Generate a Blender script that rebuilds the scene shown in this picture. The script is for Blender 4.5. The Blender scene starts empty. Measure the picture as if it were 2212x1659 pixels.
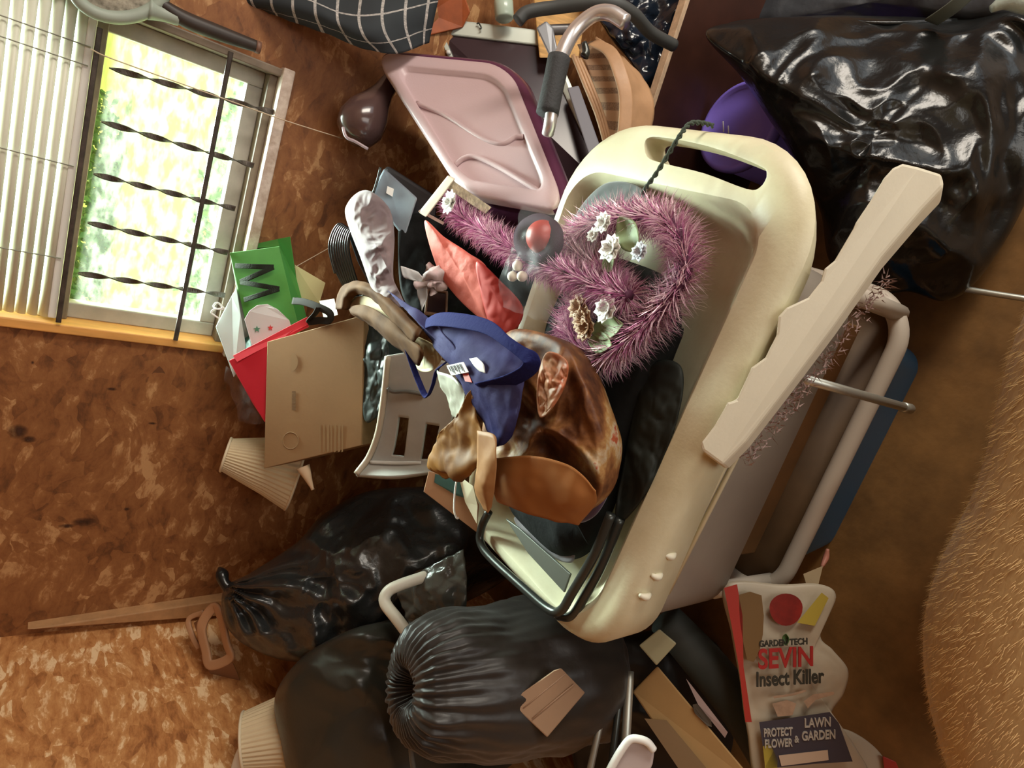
import bpy, bmesh, math, random
from mathutils import Vector, Matrix, noise

random.seed(7)
SC = bpy.context.scene
COL = SC.collection
V = Vector

# ------------------------------------------------------------------ camera
F_PX = 1380.87
CAM_Z = 1.55
RIGHT = V((.30936, -.54148, -.78173)).normalized()
DOWN = V((-.91841, -.38332, -.09794)).normalized()
FWD = V((-.24662, .74824, -.61588)).normalized()
CAM = V((0, 0, CAM_Z))
cam = bpy.data.objects.new('camera', bpy.data.cameras.new('camera'))
COL.objects.link(cam)
R = Matrix((RIGHT, -DOWN, -FWD)).transposed()
cam.matrix_world = Matrix.Translation(CAM) @ R.to_4x4()
cam.data.sensor_fit = 'HORIZONTAL'
cam.data.sensor_width = 36.0
cam.data.lens = 36.0 * F_PX / 2212.0
cam.data.clip_start = .02
SC.camera = cam

# ------------------------------------------------------------------ world, sun, large lights, exposure
SC.view_settings.view_transform = 'Standard'
SC.view_settings.look = 'None'
SC.view_settings.exposure = 0.2
SC.view_settings.gamma = 1
wd = bpy.data.worlds.new('sky')
SC.world = wd
wd.use_nodes = True
bg = wd.node_tree.nodes['Background']
bg.inputs[0].default_value = (.86, .94, 1, 1)
bg.inputs[1].default_value = 1.1


def lamp(name, kind, loc, aim, energy, color, size=1, size_y=None):
    l = bpy.data.lights.new(name, kind)
    l.energy = energy
    l.color = color
    if kind == 'AREA':
        l.shape = 'RECTANGLE'
        l.size = size
        l.size_y = size_y or size
    o = bpy.data.objects.new(name, l)
    COL.objects.link(o)
    o.location = loc
    o.rotation_euler = (V(aim) - V(loc)).to_track_quat('-Z', 'Y').to_euler()
    return o


sun = lamp('sun', 'SUN', (1.5, 4, 8), (0.4, 2.6, 0), 2.6, (1, .93, .72))
sun.data.angle = .02
sky_l = lamp('sky_over_the_lawn', 'AREA', (-.1, 4.2, 3.1), (-.2, 1.7, 1.5), 320, (.86, 1, .98), 2.6, 1.6)
sky_l.data.spread = math.radians(62)
lamp('side_fill', 'AREA', (2.12, .1, 1.35), (-1.2, 1.0, .9), 38, (1, .90, .76), .55, 1.3)  # added warm side fill that brightens the left wall
lamp('front_door_daylight', 'AREA', (1.0, -1.5, 1.35), (-.75, 1.1, .9), 13, (1, .90, .76), .9, 1.9)

# ------------------------------------------------------------------ pixel ray to world point


def ray(px, py):
    return RIGHT * ((px - 1106) / F_PX) + DOWN * ((py - 829.5) / F_PX) + FWD


def D(px, py, d):
    return CAM + ray(px, py) * d


def ZP(px, py, z):
    r = ray(px, py)
    return CAM + r * ((z - CAM_Z) / r.z)


def YP(px, py, y):
    r = ray(px, py)
    return CAM + r * (y / r.y)


def XP(px, py, x):
    r = ray(px, py)
    return CAM + r * (x / r.x)


# ------------------------------------------------------------------ materials
MATS = {}


def mat(name, c, rough=.55, metal=0, var=0.0, vscale=8, bump=0.0, bscale=30, stretch=(1, 1, 1), trans=0, alpha=1, spec=.5, sheen=0, coat=0, c2=None, dist=.01):
    if name in MATS:
        return MATS[name]
    m = bpy.data.materials.new(name)
    m.use_nodes = True
    nt = m.node_tree
    b = nt.nodes['Principled BSDF']
    b.inputs['Base Color'].default_value = (*c, 1)
    b.inputs['Roughness'].default_value = rough
    b.inputs['Metallic'].default_value = metal
    b.inputs['Transmission Weight'].default_value = trans
    b.inputs['Alpha'].default_value = alpha
    b.inputs['Specular IOR Level'].default_value = spec
    b.inputs['Sheen Weight'].default_value = sheen
    b.inputs['Coat Weight'].default_value = coat
    tc = nt.nodes.new('ShaderNodeTexCoord')
    mp = nt.nodes.new('ShaderNodeMapping')
    mp.inputs['Scale'].default_value = stretch
    nt.links.new(tc.outputs['Object'], mp.inputs[0])
    if var or c2:
        n = nt.nodes.new('ShaderNodeTexNoise')
        n.inputs['Scale'].default_value = vscale
        n.inputs['Detail'].default_value = 6
        n.inputs['Roughness'].default_value = .62
        nt.links.new(mp.outputs[0], n.inputs['Vector'])
        r = nt.nodes.new('ShaderNodeValToRGB')
        r.color_ramp.elements[0].position = .33
        r.color_ramp.elements[1].position = .68
        lo = c2 if c2 else tuple(x * (1 - var) for x in c)
        hi = c if c2 else tuple(min(1, x * (1 + var)) for x in c)
        r.color_ramp.elements[0].color = (*lo, 1)
        r.color_ramp.elements[1].color = (*hi, 1)
        nt.links.new(n.outputs['Fac'], r.inputs[0])
        nt.links.new(r.outputs[0], b.inputs['Base Color'])
    if bump:
        n2 = nt.nodes.new('ShaderNodeTexNoise')
        n2.inputs['Scale'].default_value = bscale
        n2.inputs['Detail'].default_value = 5
        nt.links.new(mp.outputs[0], n2.inputs['Vector'])
        bp = nt.nodes.new('ShaderNodeBump')
        bp.inputs['Strength'].default_value = bump
        bp.inputs['Distance'].default_value = dist
        nt.links.new(n2.outputs['Fac'], bp.inputs['Height'])
        nt.links.new(bp.outputs[0], b.inputs['Normal'])
    MATS[name] = m
    return m


def osb(name, stops, scale, stretch, rough=.6):
    """oriented strand board: layered flake cells, each with a tone of its own"""
    m = bpy.data.materials.new(name)
    m.use_nodes = True
    nt = m.node_tree
    b = nt.nodes['Principled BSDF']
    b.inputs['Roughness'].default_value = rough
    tc = nt.nodes.new('ShaderNodeTexCoord')
    mp = nt.nodes.new('ShaderNodeMapping')
    mp.inputs['Scale'].default_value = stretch
    nt.links.new(tc.outputs['Object'], mp.inputs[0])
    wn = nt.nodes.new('ShaderNodeTexNoise')
    wn.inputs['Scale'].default_value = 5
    wn.inputs['Detail'].default_value = 4
    nt.links.new(tc.outputs['Object'], wn.inputs['Vector'])
    ad = nt.nodes.new('ShaderNodeVectorMath')
    ad.operation = 'MULTIPLY_ADD'
    ad.inputs[1].default_value = (.16, .16, .16)
    nt.links.new(wn.outputs['Color'], ad.inputs[0])
    nt.links.new(mp.outputs[0], ad.inputs[2])
    vo = nt.nodes.new('ShaderNodeTexVoronoi')
    vo.inputs['Scale'].default_value = scale
    nt.links.new(ad.outputs[0], vo.inputs['Vector'])
    bw = nt.nodes.new('ShaderNodeSeparateColor')
    nt.links.new(vo.outputs['Color'], bw.inputs[0])
    n = nt.nodes.new('ShaderNodeTexNoise')
    n.inputs['Scale'].default_value = scale * .9
    n.inputs['Detail'].default_value = 8
    n.inputs['Roughness'].default_value = .68
    nt.links.new(ad.outputs[0], n.inputs['Vector'])
    big = nt.nodes.new('ShaderNodeTexNoise')
    big.inputs['Scale'].default_value = 4.5
    big.inputs['Detail'].default_value = 5
    nt.links.new(tc.outputs['Object'], big.inputs['Vector'])
    mx = nt.nodes.new('ShaderNodeMix')
    mx.inputs[0].default_value = .80
    nt.links.new(bw.outputs[0], mx.inputs[2])
    nt.links.new(n.outputs['Fac'], mx.inputs[3])
    mx2 = nt.nodes.new('ShaderNodeMix')
    mx2.inputs[0].default_value = .32
    nt.links.new(mx.outputs[0], mx2.inputs[2])
    nt.links.new(big.outputs['Fac'], mx2.inputs[3])
    r = nt.nodes.new('ShaderNodeValToRGB')
    els = r.color_ramp.elements
    els[0].position, els[0].color = stops[0][0], (*stops[0][1], 1)
    els[1].position, els[1].color = stops[-1][0], (*stops[-1][1], 1)
    for p, c in stops[1:-1]:
        e = els.new(p)
        e.color = (*c, 1)
    nt.links.new(mx2.outputs[0], r.inputs[0])
    nt.links.new(r.outputs[0], b.inputs['Base Color'])
    bp = nt.nodes.new('ShaderNodeBump')
    bp.inputs['Strength'].default_value = .35
    bp.inputs['Distance'].default_value = .004
    nt.links.new(mx.outputs[0], bp.inputs['Height'])
    nt.links.new(bp.outputs[0], b.inputs['Normal'])
    return m


def grid_mat(name, base, stripe, nu, nv, wu=.12, wv=.05, rough=.8):
    """woven cloth with stripes along both UV directions"""
    m = bpy.data.materials.new(name)
    m.use_nodes = True
    nt = m.node_tree
    b = nt.nodes['Principled BSDF']
    b.inputs['Roughness'].default_value = rough
    uv = nt.nodes.new('ShaderNodeTexCoord')
    sp = nt.nodes.new('ShaderNodeSeparateXYZ')
    nt.links.new(uv.outputs['UV'], sp.inputs[0])

    def line(sock, n, w):
        a = nt.nodes.new('ShaderNodeMath')
        a.operation = 'MULTIPLY'
        a.inputs[1].default_value = n
        nt.links.new(sock, a.inputs[0])
        f = nt.nodes.new('ShaderNodeMath')
        f.operation = 'FRACT'
        nt.links.new(a.outputs[0], f.inputs[0])
        l = nt.nodes.new('ShaderNodeMath')
        l.operation = 'LESS_THAN'
        l.inputs[1].default_value = w
        nt.links.new(f.outputs[0], l.inputs[0])
        return l.outputs[0]
    s1 = line(sp.outputs[0], nu, wu)
    s2 = line(sp.outputs[1], nv, wv)
    mx = nt.nodes.new('ShaderNodeMath')
    mx.operation = 'MAXIMUM'
    nt.links.new(s1, mx.inputs[0])
    nt.links.new(s2, mx.inputs[1])
    n = nt.nodes.new('ShaderNodeTexNoise')
    n.inputs['Scale'].default_value = 60
    mul = nt.nodes.new('ShaderNodeMath')
    mul.operation = 'MULTIPLY'
    nt.links.new(mx.outputs[0], mul.inputs[0])
    nt.links.new(n.outputs['Fac'], mul.inputs[1])
    mc = nt.nodes.new('ShaderNodeMix')
    mc.data_type = 'RGBA'
    mc.inputs[6].default_value = (*base, 1)
    mc.inputs[7].default_value = (*stripe, 1)
    nt.links.new(mul.outputs[0], mc.inputs[0])
    nt.links.new(mc.outputs[2], b.inputs['Base Color'])
    MATS[name] = m
    return m


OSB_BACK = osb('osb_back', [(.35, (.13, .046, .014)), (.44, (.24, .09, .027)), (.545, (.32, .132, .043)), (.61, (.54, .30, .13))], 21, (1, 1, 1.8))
OSB_LEFT = osb('osb_left', [(.35, (.28, .10, .028)), (.45, (.50, .205, .062)), (.54, (.64, .31, .11)), (.60, (.92, .66, .38))], 22, (1, 1, 2.4))  # paler than the back wall board; light on this wall put into its colour
FLOORM = mat('floor_boards', (.20, .10, .03), .5, var=.3, vscale=9, bump=.15, bscale=40)
CEILM = mat('ceiling_boards', (.3, .17, .08), .8, var=.25, vscale=6)
CREAM = mat('cream_plastic', (.72, .69, .50), .42, c2=(.58, .53, .34), vscale=6, bump=.05, bscale=160)
CREAM2 = mat('pale_cream_plastic', (.72, .69, .55), .5, var=.04, bump=.03, bscale=200)
SHADED_PL = mat('shaded_beige_plastic', (.31, .275, .23), .5, var=.06)  # lower body of the cream tray, its shade mixed into the colour
BLACKBAG = mat('black_bag_film', (.010, .011, .011), .24, bump=.35, bscale=22, spec=.5)
SOFTBLACK = mat('soft_black_film', (.028, .028, .022), .36, bump=.25, bscale=14, spec=.5)
BLACKCLOTH = mat('black_cloth', (.010, .011, .011), .85, var=.4, vscale=12, bump=.2, bscale=60, spec=.12)
CHARCOAL = mat('charcoal_rubber', (.035, .037, .04), .75, bump=.25, bscale=220)
METAL = mat('brushed_metal', (.78, .78, .8), .3, .75, bump=.03, bscale=80)
DULLMETAL = mat('dull_metal', (.5, .52, .47), .4, .8)
DARKTUBE = mat('dark_tube', (.05, .055, .05), .3, .6)
WHITEPL = mat('white_plastic', (.8, .8, .76), .45)
WHITE = mat('white_paper', (.85, .85, .82), .7)
CARD = mat('cardboard', (.28, .162, .072), .8, var=.08, vscale=5, bump=.05, bscale=120)
CARDINK = mat('cardboard_ink', (.17, .095, .04), .8)
MAUVE = mat('mauve_plastic', (.56, .42, .44), .38, bump=.06, bscale=260)
PURPLE = mat('dark_purple_plastic', (.105, .028, .07), .28)

# ------------------------------------------------------------------ objects


def tag(o, label=None, cat=None, group=None, kind=None):
    if label:
        o['label'] = label
    if cat:
        o['category'] = cat
    if group:
        o['group'] = group
    if kind:
        o['kind'] = kind
    return o


def link(name, verts, faces, m, parent=None, smooth=True, uvs=None, mats=None, fmat=None):
    me = bpy.data.meshes.new(name)
    vs = [V(v) for v in verts]
    lo = V((min(v.x for v in vs), min(v.y for v in vs), min(v.z for v in vs)))
    hi = V((max(v.x for v in vs), max(v.y for v in vs), max(v.z for v in vs)))
    org = V(((lo.x + hi.x) / 2, (lo.y + hi.y) / 2, lo.z))
    me.from_pydata([tuple(v - org) for v in vs], [], [tuple(f) for f in faces])
    bm = bmesh.new()
    bm.from_mesh(me)
    bmesh.ops.recalc_face_normals(bm, faces=bm.faces)
    bm.to_mesh(me)
    bm.free()
    if uvs:
        l = me.uv_layers.new(name='uv')
        for lp in me.loops:
            l.data[lp.index].uv = uvs[lp.vertex_index]
    for p in me.polygons:
        p.use_smooth = smooth
    for mm in (mats or [m]):
        me.materials.append(mm)
    if fmat:
        for p in me.polygons:
            p.material_index = fmat(p.center + org)
    o = bpy.data.objects.new(name, me)
    COL.objects.link(o)
    if parent is not None:
        o.parent = parent
        base = V((0, 0, 0))
        q = parent
        while q is not None:
            base += V(q.location)
            q = q.parent
        o.location = org - base
    else:
        o.location = org
    return o


def thing(name, label, cat, loc, group=None):
    o = bpy.data.objects.new(name, None)
    o.empty_display_size = .05
    COL.objects.link(o)
    o.location = loc
    return tag(o, label, cat, group)


def bevel(o, w, seg=2):
    b = o.modifiers.new('edge', 'BEVEL')
    b.width = w
    b.segments = seg
    b.limit_method = 'ANGLE'
    b.angle_limit = .7
    b.harden_normals = False
    return o


def cr(pts, n, closed=False):
    """Catmull-Rom resampling to n points"""
    k = len(pts)
    out = []
    segs = k if closed else k - 1
    for i in range(n):
        t = i / n * segs if closed else i / (n - 1) * segs
        j = min(int(t), segs - 1)
        f = t - j
        if closed:
            p0, p1, p2, p3 = (pts[(j + q) % k] for q in (-1, 0, 1, 2))
        else:
            p1, p2 = pts[j], pts[j + 1]
            p0 = pts[j - 1] if j > 0 else p1 * 2 - p2
            p3 = pts[j + 2] if j + 2 < k else p2 * 2 - p1
        out.append(.5 * ((2 * p1) + (p2 - p0) * f + (2 * p0 - 5 * p1 + 4 * p2 - p3) * f * f + (3 * p1 - p0 - 3 * p2 + p3) * f ** 3))
    return out


def wr(p, amp, sc, seed=0):
    """crumple height at a point: soft folds plus sharp creases"""
    q = p * sc + V((seed * 7.3, seed * 3.1, seed))
    if seed >= 100:  # film: sharp ridges between slack facets
        w = V((noise.noise(q * .6), noise.noise(q * .6 + V((9, 2, 4))), noise.noise(q * .6 + V((3, 7, 1))))) * .7
        a = 1 - 2.2 * abs(noise.noise(q * .55 + w))
        b = 1 - 2.2 * abs(noise.noise(q * 1.1 + w + V((4, 4, 4))))
        c = 1 - 2.2 * abs(noise.noise(q * 2.3 + w * 2 + V((8, 1, 2))))
        return amp * (1.0 * a + .55 * b * max(0, a) + .28 * c - .5)
    d, _ = noise.voronoi(q * .8 + V((noise.noise(q), noise.noise(q + V((5, 1, 2))), 0)) * .6)
    return amp * (1.1 * noise.noise(q * .7) + .9 * (d[1] - d[0]) - .45 + .3 * noise.noise(q * 2.6))


def box(name, c, s, m, parent=None, rot=None, bev=.004):
    c = V(c)
    vs = []
    for x in (-.5, .5):
        for y in (-.5, .5):
            for z in (-.5, .5):
                p = V((x * s[0], y * s[1], z * s[2]))
                vs.append(c + (rot @ p if rot else p))
    fs = [(0, 1, 3, 2), (4, 6, 7, 5), (0, 4, 5, 1), (2, 3, 7, 6), (0, 2, 6, 4), (1, 5, 7, 3)]
    o = link(name, vs, fs, m, parent, False)
    if bev:
        bevel(o, bev)
    return o


def bx(name, a, b, m, parent=None, bev=.003):
    a, b = V(a), V(b)
    return box(name, (a + b) / 2, [abs(q) for q in (b - a)], m, parent, None, bev)


def prism(name, pts, vec, m, parent=None, bev=.003, smooth=False, mats=None, fmat=None):
    n = len(pts)
    vec = V(vec)
    vs = list(pts) + [p + vec for p in pts]
    fs = [tuple(range(n)), tuple(range(2 * n - 1, n - 1, -1))] + [(i, (i + 1) % n, n + (i + 1) % n, n + i) for i in range(n)]
    o = link(name, vs, fs, m, parent, smooth, None, mats, fmat)
    if bev:
        bevel(o, bev)
    return o


def sweep(path, rad, n=10, closed=False, flat=None, twist=0, up=None):
    """vertices and faces of a tube; rad number or list; flat=(w,h) for a strap section"""
    k = len(path)
    T = []
    for i in range(k):
        a = path[(i - 1) % k] if closed or i > 0 else path[i]
        b = path[(i + 1) % k] if closed or i < k - 1 else path[i]
        t = (b - a)
        T.append(t.normalized() if t.length > 1e-9 else V((0, 0, 1)))
    N = up - T[0] * up.dot(T[0]) if up else T[0].orthogonal()
    N.normalize()
    vs, fs = [], []
    for i in range(k):
        N = N - T[i] * N.dot(T[i])
        N.normalize()
        B = T[i].cross(N)
        r = rad[i] if isinstance(rad, (list, tuple)) else rad
        for j in range(n):
            a = 2 * math.pi * j / n + math.pi / n
            ca, sa = math.cos(a), math.sin(a)
            if flat:
                e = .45
                x = math.copysign(abs(ca) ** e, ca) * flat[0] / 2 * (r if r else 1)
                y = math.copysign(abs(sa) ** e, sa) * flat[1] / 2
            else:
                x, y = ca * r, sa * r
            if twist:
                w = twist * i / (k - 1)
                x, y = x * math.cos(w) - y * math.sin(w), x * math.sin(w) + y * math.cos(w)
            vs.append(path[i] + N * x + B * y)
    for i in range(k if closed else k - 1):
        for j in range(n):
            a, b = i * n + j, i * n + (j + 1) % n
            c, d = ((i + 1) % k) * n + (j + 1) % n, ((i + 1) % k) * n + j
            fs.append((a, b, c, d))
    if not closed:
        fs.append(tuple(range(n)))
        fs.append(tuple(range((k - 1) * n, k * n)))
    return vs, fs


def tube(name, pts, r, m, parent=None, n=10, res=None, closed=False, flat=None, twist=0, up=None, smooth=True):
    path = cr(pts, res, closed) if res else list(pts)
    if isinstance(r, (list, tuple)) and res:
        q = [V((x, 0, 0)) for x in r]
        r = [p.x for p in cr(q, res, closed)]
    vs, fs = sweep(path, r, n, closed, flat, twist, up)
    return link(name, vs, fs, m, parent, smooth)


def net(name, rows, m, parent=None, th=.003, nu=24, nv=24, amp=0, sc=20, seed=1, hole=None, smooth=True, mats=None, pick=None):
    """cloth or sheet through a net of control points"""
    a = [cr(r, nu) for r in rows]
    g = [cr([a[j][i] for j in range(len(rows))], nv) for i in range(nu)]
    vs, uv = [], []
    for i in range(nu):
        for j in range(nv):
            p = g[i][j]
            if amp:
                e = g[min(i + 1, nu - 1)][j] - g[max(i - 1, 0)][j]
                f = g[i][min(j + 1, nv - 1)] - g[i][max(j - 1, 0)]
                nn = e.cross(f)
                if nn.length > 1e-12:
                    p = p + nn.normalized() * wr(p, amp, sc, seed)
            vs.append(p)
            uv.append((i / (nu - 1), j / (nv - 1)))
    fs, fm = [], []
    for i in range(nu - 1):
        for j in range(nv - 1):
            s, t = (i + .5) / (nu - 1), (j + .5) / (nv - 1)
            if hole and hole(s, t):
                continue
            fs.append((i * nv + j, (i + 1) * nv + j, (i + 1) * nv + j + 1, i * nv + j + 1))
            fm.append(pick(s, t) if pick else 0)
    o = link(name, vs, fs, m, parent, smooth, uv, mats)
    if pick:
        for p, q in zip(o.data.polygons, fm):
            p.material_index = q
    if th:
        s = o.modifiers.new('thickness', 'SOLIDIFY')
        s.thickness = th
        s.offset = 0
    return o


def pillow(name, pts, front, back, m, parent=None, amp=.01, sc=12, seed=1, c=None, rings=26, seg=110, power=2.2, fold=0, knot=None, rim=0, n=None, mats=None, fmat=None):
    """closed soft body: outline points (world), swelling by `front` to the viewer and by vector or number `back` behind"""
    o = cr(pts, seg, True)
    c = c or sum(o, V()) / seg
    n = n or (c - CAM).normalized()
    bv = back if isinstance(back, V) else n * back
    vs, fs = [], []
    pole = []

    def pt(k, i, side):
        r = k / rings
        p = c + (o[i] - c) * r
        h = max(0, 1 - r ** power) ** .5
        w = wr(p, amp, sc, seed + (0 if side else 9)) * min(1, (1 - r) * 6 + rim)
        if fold and knot is not None:
            q = p - knot
            a = math.atan2(q.dot(DOWN), q.dot(RIGHT))
            fall = math.exp(-q.length * 2.6)
            w += fold * fall * math.sin(a * 19 + 3 * noise.noise(q * 9)) * min(1, (1 - r) * 5)
        return p + (-n * (front * h) if side else bv * h) - n * w * (1 if side else -1)
    for side in (True, False):
        pole.append(len(vs))
        vs.append(pt(0, 0, side))
        base = len(vs)
        top = rings if side else rings - 1
        for k in range(1, top + 1):
            for i in range(seg):
                vs.append(pt(k, i, side))
        for i in range(seg):
            fs.append((pole[-1], base + i, base + (i + 1) % seg))
        for k in range(top - 1):
            for i in range(seg):
                a = base + k * seg
                fs.append((a + i, a + seg + i, a + seg + (i + 1) % seg, a + (i + 1) % seg))
        if side:
            rimb = base + (rings - 1) * seg
        else:
            a = base + (rings - 2) * seg
            for i in range(seg):
                fs.append((a + i, rimb + i, rimb + (i + 1) % seg, a + (i + 1) % seg))
    return link(name, vs, fs, m, parent, True, None, mats, fmat)


def lathe(name, p0, p1, prof, m, parent=None, n=48, mod=None, cap=(True, True), up=None):
    """prof: list of (t along axis 0..1, radius)"""
    ax = p1 - p0
    L = ax.length
    T = ax.normalized()
    N = (up - T * up.dot(T)).normalized() if up else T.orthogonal().normalized()
    B = T.cross(N)
    vs, fs = [], []
    for k, (t, r) in enumerate(prof):
        for j in range(n):
            a = 2 * math.pi * j / n
            rr = r + (mod(t, a, j) if mod else 0)
            vs.append(p0 + T * (t * L) + (N * math.cos(a) + B * math.sin(a)) * rr)
    for k in range(len(prof) - 1):
        for j in range(n):
            fs.append((k * n + j, k * n + (j + 1) % n, (k + 1) * n + (j + 1) % n, (k + 1) * n + j))
    if cap[0]:
        fs.append(tuple(range(n)))
    if cap[1]:
        fs.append(tuple(range((len(prof) - 1) * n, len(prof) * n)))
    return link(name, vs, fs, m, parent, True)


def text(body, p, xa, ya, h, m, name, parent, width=None, depth=.0012, bold=.022):
    """raised lettering: p lower left corner, xa/ya directions, h letter height, width optional total width"""
    cu = bpy.data.curves.new('t', 'FONT')
    cu.body = body
    cu.size = 1
    cu.extrude = .01
    cu.offset = bold
    ob = bpy.data.objects.new('t', cu)
    COL.objects.link(ob)
    dg = bpy.context.evaluated_depsgraph_get()
    me = bpy.data.meshes.new_from_object(ob.evaluated_get(dg))
    bpy.data.objects.remove(ob)
    xs = [v.co.x for v in me.vertices]
    ys = [v.co.y for v in me.vertices]
    x0, w = min(xs), max(xs) - min(xs)
    y0, hh = min(ys), max(ys) - min(ys)
    xa, ya = xa.normalized(), ya.normalized()
    za = xa.cross(ya).normalized()
    sx = (width / w) if width else h / hh
    vs = [p + xa * ((v.co.x - x0) * sx) + ya * ((v.co.y - y0) * h / hh) + za * (v.co.z * depth / .01) for v in me.vertices]
    fs = [tuple(q.vertices) for q in me.polygons]
    bpy.data.meshes.remove(me)
    return link(name, vs, fs, m, parent, False)


def away(px, py, t):
    return ray(px, py).normalized() * t


def struct(o):
    o['kind'] = 'structure'
    return o


# ================================================================== the setting
WY = 1.68
LX = -1.40
struct(bx('floor', (LX - .1, -1.6, -.06), (2.3, WY + .1, 0), FLOORM, bev=0))
struct(bx('ceiling', (LX - .1, -1.6, 2.3), (2.3, WY + .75, 2.36), CEILM, bev=0))  # reaches past the back wall, added overhang to keep sun out of the window
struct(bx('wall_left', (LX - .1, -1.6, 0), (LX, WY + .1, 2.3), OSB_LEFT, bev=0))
wr_ = [(-1.6, -.5, 0, 2.3), (.7, WY + .1, 0, 2.3), (-.5, .7, 2.05, 2.3)]  # gap in the unseen right wall, opened for the added side lamp
_v, _f = [], []
for y0_, y1_, z0_, z1_ in wr_:
    i_ = len(_v)
    _v += [V((x, y, z)) for x in (2.2, 2.3) for y in (y0_, y1_) for z in (z0_, z1_)]
    _f += [tuple(i_ + q for q in f) for f in [(0, 1, 3, 2), (4, 6, 7, 5), (0, 4, 5, 1), (2, 3, 7, 6), (0, 2, 6, 4), (1, 5, 7, 3)]]
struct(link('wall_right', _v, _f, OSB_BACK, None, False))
# window opening in the back wall
ox0, ox1, oz0, oz1 = -.565, .14, 1.115, 1.95


def wall_with_hole(name, y0, y1, x0, x1, z0, z1, hx0, hx1, hz0, hz1, m):
    vs, fs = [], []
    for a, b in (((x0, z0), (hx0, z1)), ((hx1, z0), (x1, z1)), ((hx0, z0), (hx1, hz0)), ((hx0, hz1), (hx1, z1))):
        if b[0] - a[0] < 1e-6 or b[1] - a[1] < 1e-6:
            continue
        i = len(vs)
        for x in (a[0], b[0]):
            for y in (y0, y1):
                for z in (a[1], b[1]):
                    vs.append(V((x, y, z)))
        fs += [tuple(i + q for q in f) for f in [(0, 1, 3, 2), (4, 6, 7, 5), (0, 4, 5, 1), (2, 3, 7, 6), (0, 2, 6, 4), (1, 5, 7, 3)]]
    return struct(link(name, vs, fs, m, None, False))


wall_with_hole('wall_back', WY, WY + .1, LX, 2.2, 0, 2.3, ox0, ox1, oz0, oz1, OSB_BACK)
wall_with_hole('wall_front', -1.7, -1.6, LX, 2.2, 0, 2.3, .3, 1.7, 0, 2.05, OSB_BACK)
# corner strip
pts = [YP(58, 1361, WY - .03), YP(460, 1300, WY - .035), YP(640, 1272, WY - .035), YP(640, 1312, WY - .035), YP(460, 1332, WY - .035)]
struct(prism('trim_1', pts, (0, .036, 0), mat('strip_wood', (.46, .25, .11), .6, var=.2, vscale=20), bev=.003))
# knots and dark stains pressed in the back wall
def stain(px, py, rx, ry, seed):
    pts = []
    for i in range(22):
        a = i / 22 * 2 * math.pi
        k = 1 + .45 * noise.noise(V((math.cos(a) * 1.4, math.sin(a) * 1.4, seed)))
        pts.append(YP(px + rx * k * math.cos(a), py + ry * k * math.sin(a), WY - .0006))
    o = prism('knot_mark', pts, V((0, .0012, 0)), STAIN, bpy.data.objects['wall_back'], 0)
    return o


STAIN = mat('dark_knot', (.06, .022, .01), .7)
_nt = STAIN.node_tree
_tc = _nt.nodes.new('ShaderNodeTexCoord')
_mp = _nt.nodes.new('ShaderNodeMapping')
_mp.inputs['Location'].default_value = (-1, 0, -1)
_mp.inputs['Scale'].default_value = (2, 0, 2)
_nt.links.new(_tc.outputs['Generated'], _mp.inputs[0])
_gr = _nt.nodes.new('ShaderNodeTexGradient')
_gr.gradient_type = 'SPHERICAL'
_nt.links.new(_mp.outputs[0], _gr.inputs[0])
_nz = _nt.nodes.new('ShaderNodeTexNoise')
_nz.inputs['Scale'].default_value = 45
_nt.links.new(_tc.outputs['Object'], _nz.inputs['Vector'])
_mu = _nt.nodes.new('ShaderNodeMath')
_mu.operation = 'MULTIPLY'
_nt.links.new(_gr.outputs['Fac'], _mu.inputs[0])
_nt.links.new(_nz.outputs['Fac'], _mu.inputs[1])
_mr = _nt.nodes.new('ShaderNodeMapRange')
_mr.inputs[1].default_value = .08
_mr.inputs[2].default_value = .38
_mr.inputs[4].default_value = .85
_nt.links.new(_mu.outputs[0], _mr.inputs[0])
_nt.links.new(_mr.outputs[0], _nt.nodes['Principled BSDF'].inputs['Alpha'])

for a in ((42, 932, 30, 20, 1), (60, 948, 22, 9, 2), (180, 1128, 36, 10, 3), (140, 1136, 22, 6, 4), (240, 840, 16, 4, 5), (275, 1100, 10, 4, 6), (330, 915, 12, 4, 7), (70, 783, 6, 5, 8)):
    stain(*a)
# ---------------- window
WF = mat('weathered_frame', (.20, .155, .11), .55, var=.22, vscale=18)
WFG = mat('grey_sash', (.44, .42, .36), .5, var=.12, vscale=22)
WTRIM = mat('chipped_white_paint', (.72, .63, .55), .55, c2=(.42, .31, .24), vscale=30, bump=.2, bscale=90)
SILLW = mat('lit_jamb_wood', (.72, .36, .10), .5, var=.2, vscale=24, stretch=(1, 1, .2))  # bright orange includes the light striking the left jamb
win = bpy.data.objects.new('window_1', None)
COL.objects.link(win)
win.location = (-.21, WY, oz0)
struct(win)
tag(win, 'tall window with weathered sashes behind the twisted bars', None)
GY = WY + .07
px0, px1, pz0, pz1 = -.505, .095, 1.175, 1.462
# jamb linings
bx('jamb', (ox0, WY - .012, oz0), (ox0 + .022, WY + .1, oz1), SILLW, win)
bx('jamb', (ox1 - .018, WY - .012, oz0), (ox1, WY + .1, oz1), WF, win)
bx('head_jamb', (ox0, WY - .012, oz1 - .02), (ox1, WY + .1, oz1), WF, win)
bx('sill', (ox0 - .004, WY - .028, oz0 - .014), (ox1 + .004, WY + .1, oz0 + .012), WTRIM, win)
bx('sill_track', (ox0 + .022, WY + .01, oz0 + .012), (ox1 - .018, WY + .1, oz0 + .03), WF, win, .002)
# lower sash


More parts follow.
